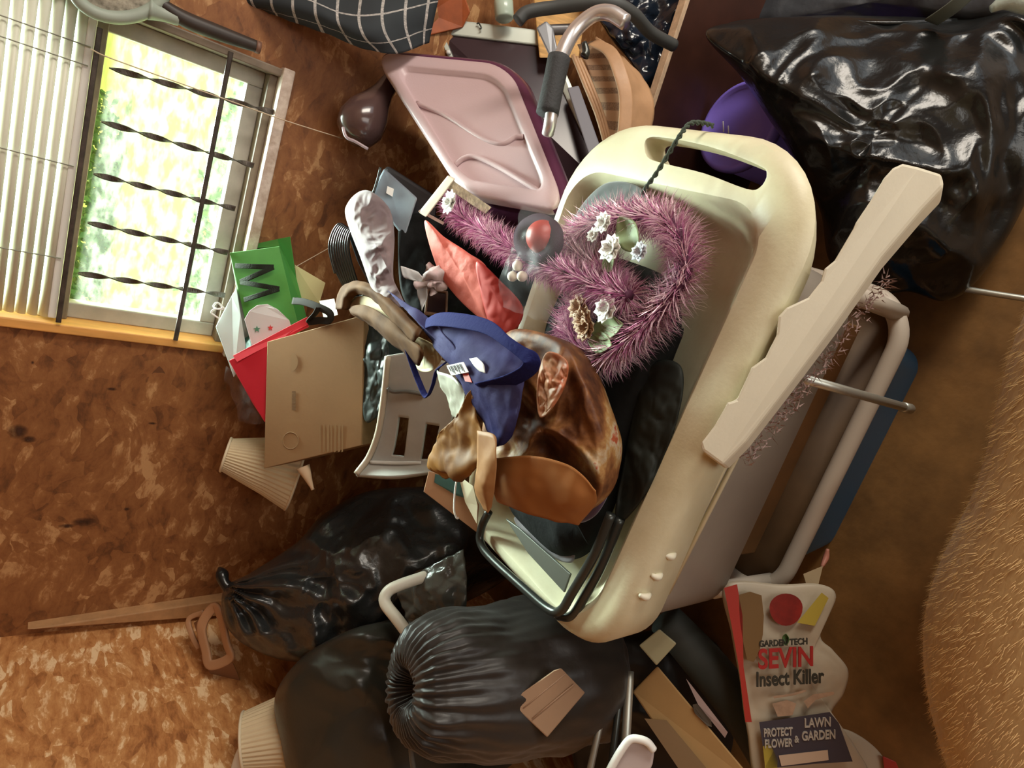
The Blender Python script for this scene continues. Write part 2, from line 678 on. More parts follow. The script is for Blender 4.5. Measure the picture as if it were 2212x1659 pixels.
def sash(name, x0, x1, z0, z1, w, y0, y1, m, lw=None):
    vs = []
    lw = lw or w
    rects = [(x0, x0 + w, z0, z1), (x1 - w, x1, z0, z1), (x0 + w, x1 - w, z0, z0 + lw), (x0 + w, x1 - w, z1 - w, z1)]
    vs, fs = [], []
    for a, b, c, d in rects:
        i = len(vs)
        for x in (a, b):
            for y in (y0, y1):
                for z in (c, d):
                    vs.append(V((x, y, z)))
        fs += [tuple(i + q for q in f) for f in [(0, 1, 3, 2), (4, 6, 7, 5), (0, 4, 5, 1), (2, 3, 7, 6), (0, 2, 6, 4), (1, 5, 7, 3)]]
    o = link(name, vs, fs, m, win, False)
    return bevel(o, .003)


sash('sash', ox0 + .022, ox1 - .018, oz0 + .03, pz1 + .04, .036, GY - .02, GY + .015, WFG)
bx('meeting_rail', (ox0 + .022, GY - .04, pz1 - .002), (ox1 - .018, GY + .03, pz1 + .052), WF, win)
sash('upper_sash', ox0 + .022, ox1 - .018, pz1 + .04, oz1 - .02, .03, GY + .0, GY + .03, WF)
GLASS = bpy.data.materials.new('dusty_glass')
GLASS.use_nodes = True
nt = GLASS.node_tree
for n_ in list(nt.nodes):
    if n_.type != 'OUTPUT_MATERIAL':
        nt.nodes.remove(n_)
out = [n_ for n_ in nt.nodes if n_.type == 'OUTPUT_MATERIAL'][0]
tr = nt.nodes.new('ShaderNodeBsdfTransparent')
tr.inputs[0].default_value = (.96, .99, .95, 1)
df = nt.nodes.new('ShaderNodeBsdfTranslucent')
df.inputs[0].default_value = (.75, .8, .6, 1)
gl = nt.nodes.new('ShaderNodeBsdfGlossy')
gl.inputs['Roughness'].default_value = .08
nz = nt.nodes.new('ShaderNodeTexNoise')
nz.inputs['Scale'].default_value = 14
nz.inputs['Detail'].default_value = 9
rp = nt.nodes.new('ShaderNodeMapRange')
rp.inputs[1].default_value = .45
rp.inputs[2].default_value = .8
rp.inputs[3].default_value = .02
rp.inputs[4].default_value = .16
nt.links.new(nz.outputs['Fac'], rp.inputs[0])
m1 = nt.nodes.new('ShaderNodeMixShader')
nt.links.new(rp.outputs[0], m1.inputs[0])
nt.links.new(tr.outputs[0], m1.inputs[1])
nt.links.new(df.outputs[0], m1.inputs[2])
m2 = nt.nodes.new('ShaderNodeMixShader')
m2.inputs[0].default_value = .04
nt.links.new(m1.outputs[0], m2.inputs[1])
nt.links.new(gl.outputs[0], m2.inputs[2])
nt.links.new(m2.outputs[0], out.inputs[0])
bx('pane', (ox0 + .05, GY - .004, oz0 + .06), (ox1 - .045, GY, pz1 + .01), GLASS, win, 0)
bx('upper_pane', (ox0 + .045, GY + .012, pz1 + .06), (ox1 - .04, GY + .016, oz1 - .04), GLASS, win, 0)

# ---------------- outside: lawn, shrubs, trees
LAWN = mat('sunlit_lawn', (.66, .64, .10), .9, c2=(.44, .52, .07), vscale=3)
LEAF = mat('sunlit_leaves', (.16, .36, .09), .6, c2=(.09, .25, .06), vscale=3)
o = bx('lawn', (-16, WY + .12, .3), (9, 24, .5), LAWN, bev=0)
struct(o)


def shrub(name, c, r, n, label, group, seed, ls=.06):
    rnd = random.Random(seed)
    t = thing(name, label, 'shrub', (c[0], c[1], .5), group)
    vs, fs = [], []
    c = V(c)
    for _ in range(n):
        d = V((rnd.gauss(0, 1), rnd.gauss(0, 1), rnd.gauss(0, 1))).normalized() * rnd.uniform(.35, 1) ** .4
        p = c + V((d.x * r[0], d.y * r[1], d.z * r[2]))
        a = V((rnd.gauss(0, 1), rnd.gauss(0, 1), rnd.gauss(0, 1) - .3)).normalized()
        b = a.orthogonal().normalized()
        l, w = ls * rnd.uniform(.6, 1.3), ls * .28
        i = len(vs)
        vs += [p, p + a * l * .5 + b * w, p + a * l, p + a * l * .5 - b * w]
        fs.append((i, i + 1, i + 2, i + 3))
    f = link('foliage', vs, fs, LEAF, t, False)
    f['kind'] = 'stuff'
    tube('stem', [V((c.x, c.y, .49)), V((c.x + .05, c.y, c.z))], [.05, .02], mat('bark', (.16, .1, .06), .9), t, 7, 5)
    return t


shrub('shrub', (-.55, 3.3, .70), (.95, .3, .27), 4200, 'low leafy green shrub nearest the window glass', 'shrubs outside', 3, .05)
shrub('shrub', (-2.3, 3.9, .70), (.6, .35, .27), 1800, 'low leafy green shrub farther left outside the window', 'shrubs outside', 4, .05)
shrub('shrub', (-2.2, 12.5, 1.45), (2.3, .9, 1.2), 5200, 'tall green hedge bush beyond the lawn', 'shrubs outside', 5, .17)
shrub('shrub', (-7.2, 13.0, 1.5), (2.4, .9, 1.3), 4600, 'tall green hedge bush at the far left of the lawn', 'shrubs outside', 6, .17)
shrub('shrub', (2.8, 13.0, 1.5), (2.3, .9, 1.3), 3600, 'tall green hedge bush at the right end of the lawn', 'shrubs outside', 8, .17)

# ---------------- security bars
BARM = mat('rusty_black_iron', (.07, .055, .045), .5, .4, var=.4, vscale=40)
bar_t = thing('security_bars', 'dark iron window grille with five twisted bars', 'window bars', (-.2, WY - .02, 1.12))
for a, b in (((236, 147), (592, 243)), ((219, 263), (548, 358)), ((202, 376), (508, 451)), ((189, 481), (492, 546)), ((168, 590), (486, 638))):
    tube('twisted_bar', [YP(*a, WY - .012), YP(*b, WY - .012)], 0, BARM, bar_t, 8, 60, flat=(.0135, .003), twist=math.pi * 4.6, up=V((0, 1, 0)), smooth=False)
for a, b, w in (((499, 112), (379, 735), .0105), ((216, 60), (126, 696), .0105)):
    tube('flat_bar', [YP(*a, WY - .016), YP(*b, WY - .016)], 0, BARM, bar_t, 8, 3, flat=(.006, w), up=V((0, 1, 0)), smooth=False)

# ---------------- blind
BL = mat('white_slats', (.74, .75, .62), .4, spec=.4)
bl = thing('window_blind', 'white horizontal slat blind lowered over the upper window', 'blind', (-.2, WY - .01, 1.47))
bottom = YP(162, 340, WY + .012).z
vs, fs = [], []
xa, xb = ox0 + .03, ox1 - .024
k = 0
z = bottom + .018
while z < oz1 - .05:
    i0 = len(vs)
    for x in (xa, xb):
        for q in range(7):
            s = q / 6 - .5
            vs.append(V((x, WY + .012 + s * .012 - (.25 - s * s) * .034, z + s * .0205)))
    for q in range(6):
        fs.append((i0 + q, i0 + q + 1, i0 + 7 + q + 1, i0 + 7 + q))
    z += .0205
o = link('slats', vs, fs, BL, bl)
s = o.modifiers.new('thickness', 'SOLIDIFY')
s.thickness = .0008
bx('bottom_rail', (xa, WY + .0, bottom - .006), (xb, WY + .024, bottom + .010), WHITEPL, bl, .003)
bx('head_rail', (xa, WY - .005, oz1 - .05), (xb, WY + .03, oz1 - .022), WHITEPL, bl)
CORD = mat('grey_cord', (.3, .3, .24), .8)
for px, py in ((100, 68), (100, 112), (100, 345), (70, 548)):
    x = YP(px, py, WY - .006).x
    tube('ladder_cord', [V((x, WY - .003, bottom)), V((x, WY - .003, oz1 - .05))], .0013, CORD, bl, 6, 3)

# ---------------- thin string across the window
STR = mat('pale_twine', (.62, .5, .36), .8)
tag(tube('string', [YP(196, 106, WY - .03), YP(250, 130, WY - .04), YP(480, 212, WY - .05), YP(612, 259, WY - .05), YP(742, 300, WY - .05)], .0013, STR, None, 6, 30), 'thin pale string stretched across the window and wall', 'string')
tag(tube('string', [YP(712, 535, WY - .03), YP(650, 570, WY - .05), YP(636, 578, WY - .06)], .0011, STR, None, 6, 12), 'short thin string between the cable coil and yellow note', 'string')

# ---------------- racket shaped thing hanging beside the window
rk = thing('racket', 'dusty grey oval racket with dark handle hanging beside the window', 'racket', YP(350, 20, WY - .05))
ry = WY - .06
cx_ = YP(262, -34, ry)
e1 = YP(345, -2, ry) - cx_
e2 = YP(222, 20, ry) - cx_
ring = [cx_ + e1 * math.cos(a) * 1.05 + e2 * math.sin(a) * 1.2 for a in [i / 24 * 2 * math.pi for i in range(24)]]
GREYG = mat('grey_green_frame', (.34, .40, .34), .5, var=.1)
tube('head_frame', ring, .012, GREYG, rk, 10, 60, True)
pillow('dusty_face', ring, .004, .004, mat('dusty_face', (.5, .47, .38), .9, c2=(.13, .12, .09), vscale=55), rk, .0008, 60)
tube('throat', [YP(322, 20, ry), YP(350, 30, ry), YP(385, 40, ry)], [.02, .014, .014], GREYG, rk, 10, 10)
tube('handle', [YP(345, 5, ry), YP(400, 42, ry), YP(480, 74, ry), YP(556, 101, ry)], [.010, .016, .0155, .012], mat('worn_dark_grip', (.035, .025, .02), .5, var=.3), rk, 12, 30)
tube('end_cap', [YP(552, 100, ry), YP(562, 104, ry)], .013, mat('brown_cap', (.18, .09, .06), .5), rk, 12, 3)

# ---------------- plaid blanket
PL = grid_mat('plaid', (.022, .03, .036), (.75, .72, .68), 9.5, 2.6, .13, .05)
d = 1.42
tag(net('plaid_blanket', [[D(480, -50, d), D(640, -55, d), D(800, -45, d), D(960, -60, d)],
                  [D(500, -5, d - .01), D(640, 10, d - .04), D(790, 55, d - .04), D(940, 20, d + .02)],
                  [D(520, 5, d + .02), D(650, 48, d - .0), D(830, 115, d - .0), D(925, 92, d + .05)]], PL, None, .006, 50, 24, .006, 14, 3),
    'dark navy plaid blanket with white stripes hanging above the purple tote', 'blanket')

# ================================================================== behind the cart, against the wall
# rust panel, jar, pine board
tag(prism('rust_panel', [D(922, 78, 1.63), D(922, 28, 1.62), D(952, -20, 1.6), D(1000, -20, 1.62), D(1016, 26, 1.64), D(1000, 60, 1.66)], away(960, 30, .012), mat('rust_paint', (.36, .085, .02), .55, var=.25, vscale=20)),
    'rust orange panel behind the silver framed screen', 'panel')
tag(lathe('jar', D(1090, 42, 1.62), D(1085, -30, 1.62), [(0, .02), (.05, .024), (.5, .025), (.6, .021), (1, .02)], mat('pale_green_glass', (.5, .62, .52), .2), None, 24), 'pale green jar behind the silver framed screen', 'jar')
tag(prism('pine_board', [D(1150, -30, 1.66), D(1275, -30, 1.66), D(1250, 125, 1.62), D(1165, 125, 1.62)], away(1200, 50, .02), mat('pine', (.62, .36, .12), .55, var=.3, vscale=14, stretch=(6, 1, 1))),
    'yellow pine board standing behind the walker tubes', 'board')
# navy plastic sack
tag(pillow('plastic_sack', [D(1265, -50, 1.6), D(1520, -60, 1.6), D(1470, 60, 1.6), D(1425, 190, 1.6), D(1385, 215, 1.6), D(1365, 140, 1.6), D(1310, 70, 1.6)], .06, .12, mat('navy_film', (.012, .02, .035), .18, bump=.3, bscale=25, spec=.7), None, .03, 20, 5),
    'shiny navy plastic sack behind the tan handbag', 'bag')
# silver framed screen
sf = thing('screen', 'silver framed flat screen leaning behind the purple tote', 'screen', D(1090, 300, 1.62))
SILV = mat('silver_plastic', (.56, .62, .56), .35, .3)
q = [D(932, 36, 1.66), D(1182, 66, 1.66), D(1345, 430, 1.62), D(1090, 420, 1.70)]
ctr = sum(q, V()) / 4
nrm = (q[1] - q[0]).cross(q[3] - q[0]).normalized()
if nrm.dot(ctr - CAM) < 0:
    nrm = -nrm


def quad_frame(name, q, w, m, parent, depth, nrm):
    ex = (q[1] - q[0]).normalized()
    ey = (q[3] - q[0]).normalized()
    wx = w if isinstance(w, (list, tuple)) else (w, w, w, w)
    inn = [q[0] + ex * wx[0] + ey * wx[1], q[1] - ex * wx[2] + ey * wx[1], q[2] - ex * wx[2] - ey * wx[3], q[3] + ex * wx[0] - ey * wx[3]]
    vs = list(q) + inn + [p + nrm * depth for p in q] + [p + nrm * depth for p in inn]
    fs = []
    for i in range(4):
        j = (i + 1) % 4
        fs += [(i, j, 4 + j, 4 + i), (8 + i, 8 + j, 12 + j, 12 + i), (i, j, 8 + j, 8 + i), (4 + i, 4 + j, 12 + j, 12 + i)]
    return bevel(link(name, vs, fs, m, parent, False), .003), inn


_, inn = quad_frame('bezel', q, (.014, .045, .03, .02), SILV, sf, .018, nrm)
prism('glass_panel', [p + nrm * .006 for p in inn], nrm * .008, mat('dark_screen_glass', (.05, .03, .035), .2), sf, 0)
tube('hook', [D(1030, 52, 1.655), D(1034, 50, 1.652), D(1040, 60, 1.652), D(1036, 62, 1.652)], .002, DARKTUBE, sf, 6, 10)
tube('knob', [D(967, 112, 1.66), D(970, 115, 1.65)], .006, WHITEPL, sf, 10, 3)
prism('back_strip', [D(1225, 190, 1.60), D(1250, 185, 1.60), D(1305, 340, 1.56), D(1275, 345, 1.56)], away(1260, 250, .02), mat('slate_plastic', (.22, .22, .26), .5), sf)

# purple tote with mauve lid
tt = thing('storage_tote', 'dark purple storage tote with mauve wavy ridged lid', 'storage box', D(1100, 420, 1.5))
la, lb, lc, ld = D(804, 110, 1.50), D(1098, 138, 1.42), D(1225, 455, 1.19), D(1000, 415, 1.30)


def lidp(s, t, off=0):
    p = la * (1 - s) * (1 - t) + lb * s * (1 - t) + lc * s * t + ld * (1 - s) * t
    return p + ln * off


ln = (lb - la).cross(ld - la).normalized()
if ln.dot(ld - CAM) > 0:
    ln = -ln


def rsq(r, n=9, x0=0., x1=1., y0=0., y1=1.):
    out = []
    for (cx, cy, a0) in ((x1 - r, y0 + r, -90), (x1 - r, y1 - r, 0), (x0 + r, y1 - r, 90), (x0 + r, y0 + r, 180)):
        for i in range(n):
            a = math.radians(a0 + 90 * i / (n - 1))
            out.append((cx + r * math.cos(a), cy + r * math.sin(a)))
    return out


def loft(name, loops, m, parent=None, close0=True, close1=True, smooth=True, mats=None, fmat=None):
    n = len(loops[0])
    vs = [p for l in loops for p in l]
    fs = []
    for k in range(len(loops) - 1):
        for i in range(n):
            fs.append((k * n + i, k * n + (i + 1) % n, (k + 1) * n + (i + 1) % n, (k + 1) * n + i))
    if close0:
        fs.append(tuple(range(n)))
    if close1:
        fs.append(tuple(range((len(loops) - 1) * n, len(loops) * n)))
    return link(name, vs, fs, m, parent, smooth, None, mats, fmat)


def lid_loop(ins, off, r=.17):
    return [lidp(ins + (1 - 2 * ins) * x, ins + (1 - 2 * ins) * y, off) for x, y in rsq(r)]


sh_ = RIGHT * .010 - DOWN * .018
mv = lambda l, k: [p + sh_ * k for p in l]
lid_ = loft('lid', [lid_loop(-.005, -.02), lid_loop(-.005, -.004), lid_loop(.008, 0), lid_loop(.085, .0), lid_loop(.10, -.002), lid_loop(.108, -.012), lid_loop(.12, -.013)], MAUVE, tt, False, True)
loft('rim', [mv(lid_loop(-.03, -.075, .19), 1.6), mv(lid_loop(-.05, -.055, .2), 1.5), mv(lid_loop(-.045, -.03, .2), .9), mv(lid_loop(-.012, -.006, .18), .15), lid_loop(.006, -.012, .17)], PURPLE, tt, False, False)
bl_ = lambda ins, dp: [lidp(ins + (1 - 2 * ins) * x, ins + (1 - 2 * ins) * y, -dp) + sh_ * (1 + dp * 4) for x, y in rsq(.17)]
loft('body', [bl_(0.0, .05), bl_(.02, .12), bl_(.05, .24)], PURPLE, tt, False, True)
for wv in ([(.11, .37), (.3, .44), (.52, .58), (.68, .60), (.82, .54), (.89, .53)], [(.11, .80), (.25, .74), (.38, .72), (.55, .77), (.75, .86), (.89, .93)]):
    tube('ridge', [lidp(s, t, -.009) for s, t in wv], .0055, MAUVE, lid_, 10, 40)
prism('worn_patch', [lidp(.43, .62, -.0115), lidp(.56, .64, -.0115), lidp(.60, .71, -.0115), lidp(.46, .69, -.0115)], -ln * .001, mat('worn_mauve', (.36, .27, .27), .6, var=.2, vscale=60), lid_, 0)

# brown glass vase
vs_ = thing('vase', 'brown glossy bulb vase lying between the wall and purple tote', 'vase', D(790, 300, 1.5))
lathe('bulb', D(757, 300, 1.50), D(862, 150, 1.56), [(0, .006), (.02, .03), (.08, .047), (.2, .056), (.35, .052), (.5, .038), (.65, .026), (.85, .021), (1, .022)], mat('brown_glass', (.09, .052, .048), .2, coat=.4), vs_, 40)
tube('pale_rim', [D(741, 275, 1.445), D(748, 296, 1.445), D(768, 306, 1.445), D(795, 322, 1.45)], .0035, mat('mauve_rim', (.42, .34, .37), .3), vs_, 8, 14)

# walker with grip
wk = thing('walking_frame', 'silver bent tube walking frame with grey foam grip', 'walking frame', D(1190, 270, 1.14))
wd_ = 1.14
tube('handle_tube', [D(1183, 290, wd_ + .02), D(1190, 255, wd_), D(1206, 150, wd_), D(1217, 110, wd_), D(1242, 66, wd_), D(1282, 32, wd_ - .01), D(1318, 28, wd_ - .02), D(1352, 48, wd_ - .03)], [.011, .0115, .0125, .0135, .0135, .013, .0135, .0135], METAL, wk, 16, 60)
tube('foam_grip', [D(1182, 246, wd_), D(1194, 190, wd_), D(1208, 124, wd_)], [.0205, .0195, .0205], CHARCOAL, wk, 18, 12)
tube('cross_tube', [D(1118, 45, wd_ + .1), D(1140, 26, wd_ + .1), D(1200, 16, wd_ + .1), D(1310, 6, wd_ + .08), D(1365, 28, wd_ + .1), D(1405, 70, wd_ + .15), D(1455, 98, wd_ + .2)], .0125, mat('dark_foam', (.05, .055, .055), .6), wk, 14, 50)
tube('lower_tube', [D(1165, 66, wd_ + .12), D(1250, 62, wd_ + .12)], .010, mat('grey_tube', (.2, .2, .21), .4, .5), wk, 12, 4)
prism('bracket', [D(1158, 60, wd_ + .06), D(1180, 45, wd_ + .06), D(1195, 60, wd_ + .06), D(1206, 115, wd_ + .05), D(1190, 128, wd_ + .05)], away(1180, 80, .01), mat('slate_metal', (.22, .23, .25), .4, .4), wk)
tube('brake_hook', [D(1262, 92, wd_ - .01), D(1266, 112, wd_ - .01), D(1262, 122, wd_ - .01)], [.005, .007, .008], DARKTUBE, wk, 12, 8)

# tan handbag
hb = thing('handbag', 'tan leather handbag with dark striped panel and wide strap', 'handbag', D(1340, 300, 1.3))
TAN = mat('tan_leather', (.46, .27, .145), .5, var=.15, bump=.1, bscale=60)
zeb = grid_mat('zebra', (.50, .33, .21), (.07, .045, .04), 1, 7.0, 0.0, .45)
dd = 1.27
net('striped_panel', [[D(1248, 98, dd + .02), D(1290, 88, dd)], [D(1270, 150, dd), D(1340, 150, dd - .03)], [D(1292, 210, dd), D(1350, 210, dd - .03)], [D(1312, 300, dd), D(1352, 310, dd - .02)]], zeb, hb, .006, 14, 40)
net('side_panel', [[D(1285, 84, dd + .03), D(1330, 110, dd + .03)], [D(1340, 150, dd - .02), D(1385, 170, dd + .03)], [D(1352, 215, dd - .02), D(1412, 225, dd + .02)], [D(1350, 310, dd), D(1395, 310, dd + .04)]], TAN, hb, .008, 14, 30, .004, 20, 2)
tube('strap', [D(1282, 92, dd - .01), D(1318, 112, dd - .04), D(1340, 160, dd - .06), D(1352, 220, dd - .06), D(1346, 320, dd - .05)], 0, TAN, hb, 12, 40, flat=(.026, .005), up=(RIGHT - DOWN * .3))
for k in range(3):
    tube('braid', [D(1238 + k * 7, 120 + k * 4, dd), D(1262 + k * 7, 180, dd - .01), D(1290 + k * 6, 250, dd - .01), D(1310 + k * 5, 320, dd)], .0045, TAN, hb, 8, 30)

# dark board with pale top edge
db = thing('board', 'dark brown board with pale raw top edge behind the purple bucket', 'board', (.4, 1.18, 0))
e0, e1_ = YP(1404, 262, 1.18), YP(1500, -30, 1.18)
DKB = mat('dark_veneer', (.045, .016, .01), .38, var=.25, vscale=10)
dirx = (e1_ - e0).normalized()
A, B_ = e0 - dirx * .25, e1_ + dirx * .8
th = V((0, .02, 0))
prism('veneer_face', [A, B_, V((B_.x, B_.y, 0)), V((A.x, A.y, 0))], th, DKB, db, .001)
prism('raw_edge', [A + V((0, -.001, 0)), B_ + V((0, -.001, 0)), B_ + V((0, -.001, .012)), A + V((0, -.001, .012))], V((0, .022, 0)), mat('raw_chipboard', (.58, .42, .28), .7, var=.2, vscale=60), db, .001)

# purple bucket
bk = thing('bucket', 'round purple lidded bucket beside the large black bag', 'bucket', ZP(1590, 275, .27) * V((1, 1, 0)) if False else V((ZP(1590, 275, .27).x, ZP(1590, 275, .27).y, 0)))
bc = ZP(1592, 272, .27)
PB = mat('violet_plastic', (.26, .19, .85), .42, bump=.05, bscale=150)
lathe('wall', V((bc.x, bc.y, 0)), V((bc.x, bc.y, .25)), [(0, .082), (.02, .084), (1, .098)], PB, bk, 56)
bklid = lathe('lid', V((bc.x, bc.y, .243)), V((bc.x, bc.y, .272)), [(0, .104), (.55, .106), (.9, .104), (1, .099), (1, .094), (.75, .091), (.72, .05), (.74, .0)], PB, bk, 56)
tube('wire_clip', [ZP(1562, 262, .273), ZP(1563, 285, .274)], .0015, WHITE, bklid, 6, 3)
tube('wire_clip', [ZP(1573, 272, .273), ZP(1574, 290, .274)], .0015, WHITE, bklid, 6, 3)

# ================================================================== cart
RZ = .782
ct = thing('utility_cart', 'cream plastic utility cart with deep tray and slotted handle', 'cart', (-.2, .75, 0))


def rloop(x0, x1, y0, y1, r, z, n=10):
    return [V((x, y, z)) for x, y in [(x0 + (x1 - x0) * a, y0 + (y1 - y0) * b) for a, b in []]] or [V((cx + r * math.cos(a), cy + r * math.sin(a), z)) for cx, cy, a0 in ((x1 - r, y0 + r, -90), (x1 - r, y1 - r, 0), (x0 + r, y1 - r, 90), (x0 + r, y0 + r, 180)) for a in [math.radians(a0 + 90 * i / (n - 1)) for i in range(n)]]


X0, X1, Y0, Y1 = -.625, .125, .500, .985


def rl(x0, x1, y0, y1, r, z, rb=None, n=12, raise_end=None):
    rb = rb or r
    out = []
    for cx, cy, rr, a0 in ((x1 - rb, y0 + rb, rb, -90), (x1 - rb, y1 - rb, rb, 0), (x0 + r, y1 - r, r, 90), (x0 + r, y0 + r, r, 180)):
        for i in range(n):
            a = math.radians(a0 + 90 * i / (n - 1))
            x, y = cx + rr * math.cos(a), cy + rr * math.sin(a)
            zz_ = z
            if raise_end is not None:
                f = max(0, min(1, (x + .14) / .30))
                zz_ = z + (raise_end - z) * f * f * (3 - 2 * f)
            out.append(V((x, y - .036 * max(0, (x - X0) / (XH - X0)) * (Y1 - y) / (Y1 - Y0), zz_)))
    return out


XH = .204
end = RZ - .035
YA = Y0 + .002
tray = loft('tray', [rl(X0 + .03, .06, YA + .07, Y1 - .03, .09, .655), rl(X0 + .008, XH - .012, YA + .020, Y1 - .012, .10, .668, .15, raise_end=end - .003), rl(X0, XH - .003, YA + .004, Y1, .11, .69, .155, raise_end=end + .004), rl(X0, XH, YA, Y1, .11, RZ - .022, .155), rl(X0 + .006, XH - .006, YA + .010, Y1 - .006, .108, RZ - .007, .15), rl(X0 + .018, XH - .018, YA + .030, Y1 - .014, .10, RZ, .145),
                    rl(X0 + .030, .112, YA + .056, Y1 - .028, .085, RZ, .07), rl(X0 + .036, .104, YA + .064, Y1 - .034, .08, RZ - .008, .065), rl(X0 + .055, .078, YA + .098, Y1 - .055, .07, .72, .05), rl(X0 + .075, .06, YA + .115, Y1 - .075, .06, .706, .05)], CREAM, ct, False, True)
# hand slot through the end
slot = [ZP(1394, 304, RZ), ZP(1424, 296, RZ), ZP(1530, 316, RZ), ZP(1636, 356, RZ), ZP(1656, 376, RZ), ZP(1642, 404, RZ), ZP(1612, 408, RZ), ZP(1520, 374, RZ), ZP(1430, 352, RZ), ZP(1398, 338, RZ)]
sp_ = [V((p.x, p.y, RZ + .05)) for p in cr(slot, 40, True)]
cut = prism('cut', sp_, V((0, 0, -.4)), CREAM, None, 0)
bo = tray.modifiers.new('slot', 'BOOLEAN')
bo.operation = 'DIFFERENCE'
bo.object = cut
bo.solver = 'EXACT'
bpy.context.view_layer.update()
me2 = bpy.data.meshes.new_from_object(tray.evaluated_get(bpy.context.evaluated_depsgraph_get()))
tray.modifiers.clear()
tray.data = me2
me2.name = 'tray'
bpy.data.objects.remove(cut)
for p in me2.polygons:
    p.use_smooth = True
bevel(tray, .006, 3)
loft('tray_body', [rloop(X0 + .06, X1 - .09, Y0 + .06, Y1 - .06, .07, .465), rloop(X0 + .035, X1 - .06, Y0 + .03, Y1 - .04, .08, .47), rloop(X0 + .03, X1 - .05, Y0 + .022, Y1 - .03, .085, .668)], SHADED_PL, ct, True, False)
for z, r in ((.688, .004), (.705, .0035)):
    tube('bead', [V((X0 + .14, YA + .003, z)), V((X1 - .14, YA - .022, z))], r, CREAM, tray, 8, 3)
for px, py in ((1447, 1197), (1418, 1241), (1393, 1284)):
    p = YP(px, py, YA - .006)
    tube('clip', [p + V((0, 0, .012)), p + V((-.002, -.004, 0)), p + V((0, 0, -.012))], [.003, .006, .003], CREAM2, tray, 8, 9)
# lower shelf
WBAR = mat('dull_white_plastic', (.5, .45, .38), .5)
tube('shelf_rim', rloop(X0 + .05, X1 - .055, Y0 + .02, Y1 - .06, .09, .285, 14), .017, WBAR, ct, 12, None, True)
loft('shelf', [rloop(X0 + .05, X1 - .055, Y0 + .02, Y1 - .06, .09, .268, 8), rloop(X0 + .05, X1 - .055, Y0 + .02, Y1 - .06, .09, .276, 8)], mat('brown_board', (.10, .055, .022), .6, var=.2), ct)
for x, y in ((X0 + .09, Y0 + .045), (X1 - .075, Y0 + .045), (X0 + .09, Y1 - .085), (X1 - .075, Y1 - .085)):
    tube('leg', [V((x, y, .275)), V((x, y, .475))], .016, WBAR, ct, 12, 3)
bx('carton', (X0 + .13, Y0 + .085, .304), (X1 - .12, Y1 - .14, .455), mat('gap_filler_brown', (.16, .075, .022), .7, var=.2), None, .004)  # added box, brown like the dim see-through gap below the tray
tag(bpy.data.objects['carton'], 'brown filler box added in the dim gap under the cart tray', 'box')
BLUE = mat('blue_plastic', (.03, .16, .32), .45)
bn = loft('storage_bin', [rloop(X0 + .11, X1 - .13, Y0 + .075, Y1 - .15, .05, .0), rloop(X0 + .09, X1 - .11, Y0 + .045, Y1 - .13, .06, .22), rloop(X0 + .08, X1 - .10, Y0 + .035, Y1 - .12, .06, .225), rloop(X0 + .08, X1 - .10, Y0 + .035, Y1 - .12, .06, .245)], BLUE)
tag(bn, 'low blue plastic bin on the floor under the cart', 'storage box')

# twine on the handle
rope = cr([D(1540, 272, .955), D(1515, 266, .935), D(1490, 268, .925), D(1470, 292, .925), D(1446, 330, .935), D(1420, 372, .945), D(1396, 405, .955), D(1388, 418, .965)], 60)
t = thing('twine', 'dark green twisted twine tied round the cart handle', 'twine', rope[-1])
for ph in (0, math.pi):
    tube('strand', [p + (V((1, 0, 0)) * math.cos(i * .9 + ph) + V((0, .5, .8)) * math.sin(i * .9 + ph)) * .0022 for i, p in enumerate(rope)], .0021, mat('green_twine', (.05, .07, .05), .8), t, 6)

# black laundry heap filling the tray
pts = [V((x, y, .758)) for x, y, _ in rloop(X0 + .085, X1 - .14, Y0 + .115, Y1 - .085, .1, 0, 6)]
tag(pillow('laundry_heap', pts, .04, .03, BLACKCLOTH, None, .014, 10, 104, n=V((0, 0, -1)), power=4), 'heap of black laundry filling the cream cart tray', 'laundry')
tag(pillow('cloth', [ZP(1300, 400, .79), ZP(1375, 400, .79), ZP(1400, 450, .80), ZP(1330, 500, .81), ZP(1235, 560, .80), ZP(1210, 600, .79), ZP(1235, 480, .79)], .012, .02, mat('charcoal_knit', (.05, .06, .06), .8, sheen=.3), None, .006, 30, 8), 'charcoal cloth tucked behind the pink tinsel in tray', 'cloth')
tag(pillow('cloth', [ZP(1270, 900, .80), ZP(1320, 930, .80), ZP(1330, 1020, .80), ZP(1290, 1110, .80), ZP(1240, 1120, .80), ZP(1250, 1000, .80)], .02, .02, mat('purple_knit', (.07, .035, .08), .8, sheen=.4), None, .008, 25, 9), 'dark purple knitted cloth beside the printed shopping bag', 'cloth')
tag(pillow('cloth', [ZP(1110, 1120, .765), ZP(1180, 1120, .77), ZP(1235, 1160, .77), ZP(1235, 1215, .765), ZP(1170, 1190, .765)], .012, .02, mat('grey_knit', (.17, .15, .17), .85, sheen=.3), None, .004, 30, 10), 'grey cloth under the black tube frame', 'cloth')
tag(pillow('cloth', [ZP(1395, 800, .78), ZP(1470, 790, .78), ZP(1465, 900, .78), ZP(1400, 1060, .78), ZP(1330, 1130, .775), ZP(1350, 980, .78)], .018, .02, mat('dark_olive_nylon', (.016, .019, .016), .6, spec=.2), None, .012, 26, 11), 'dark olive nylon folds along the front of the tray', 'cloth')

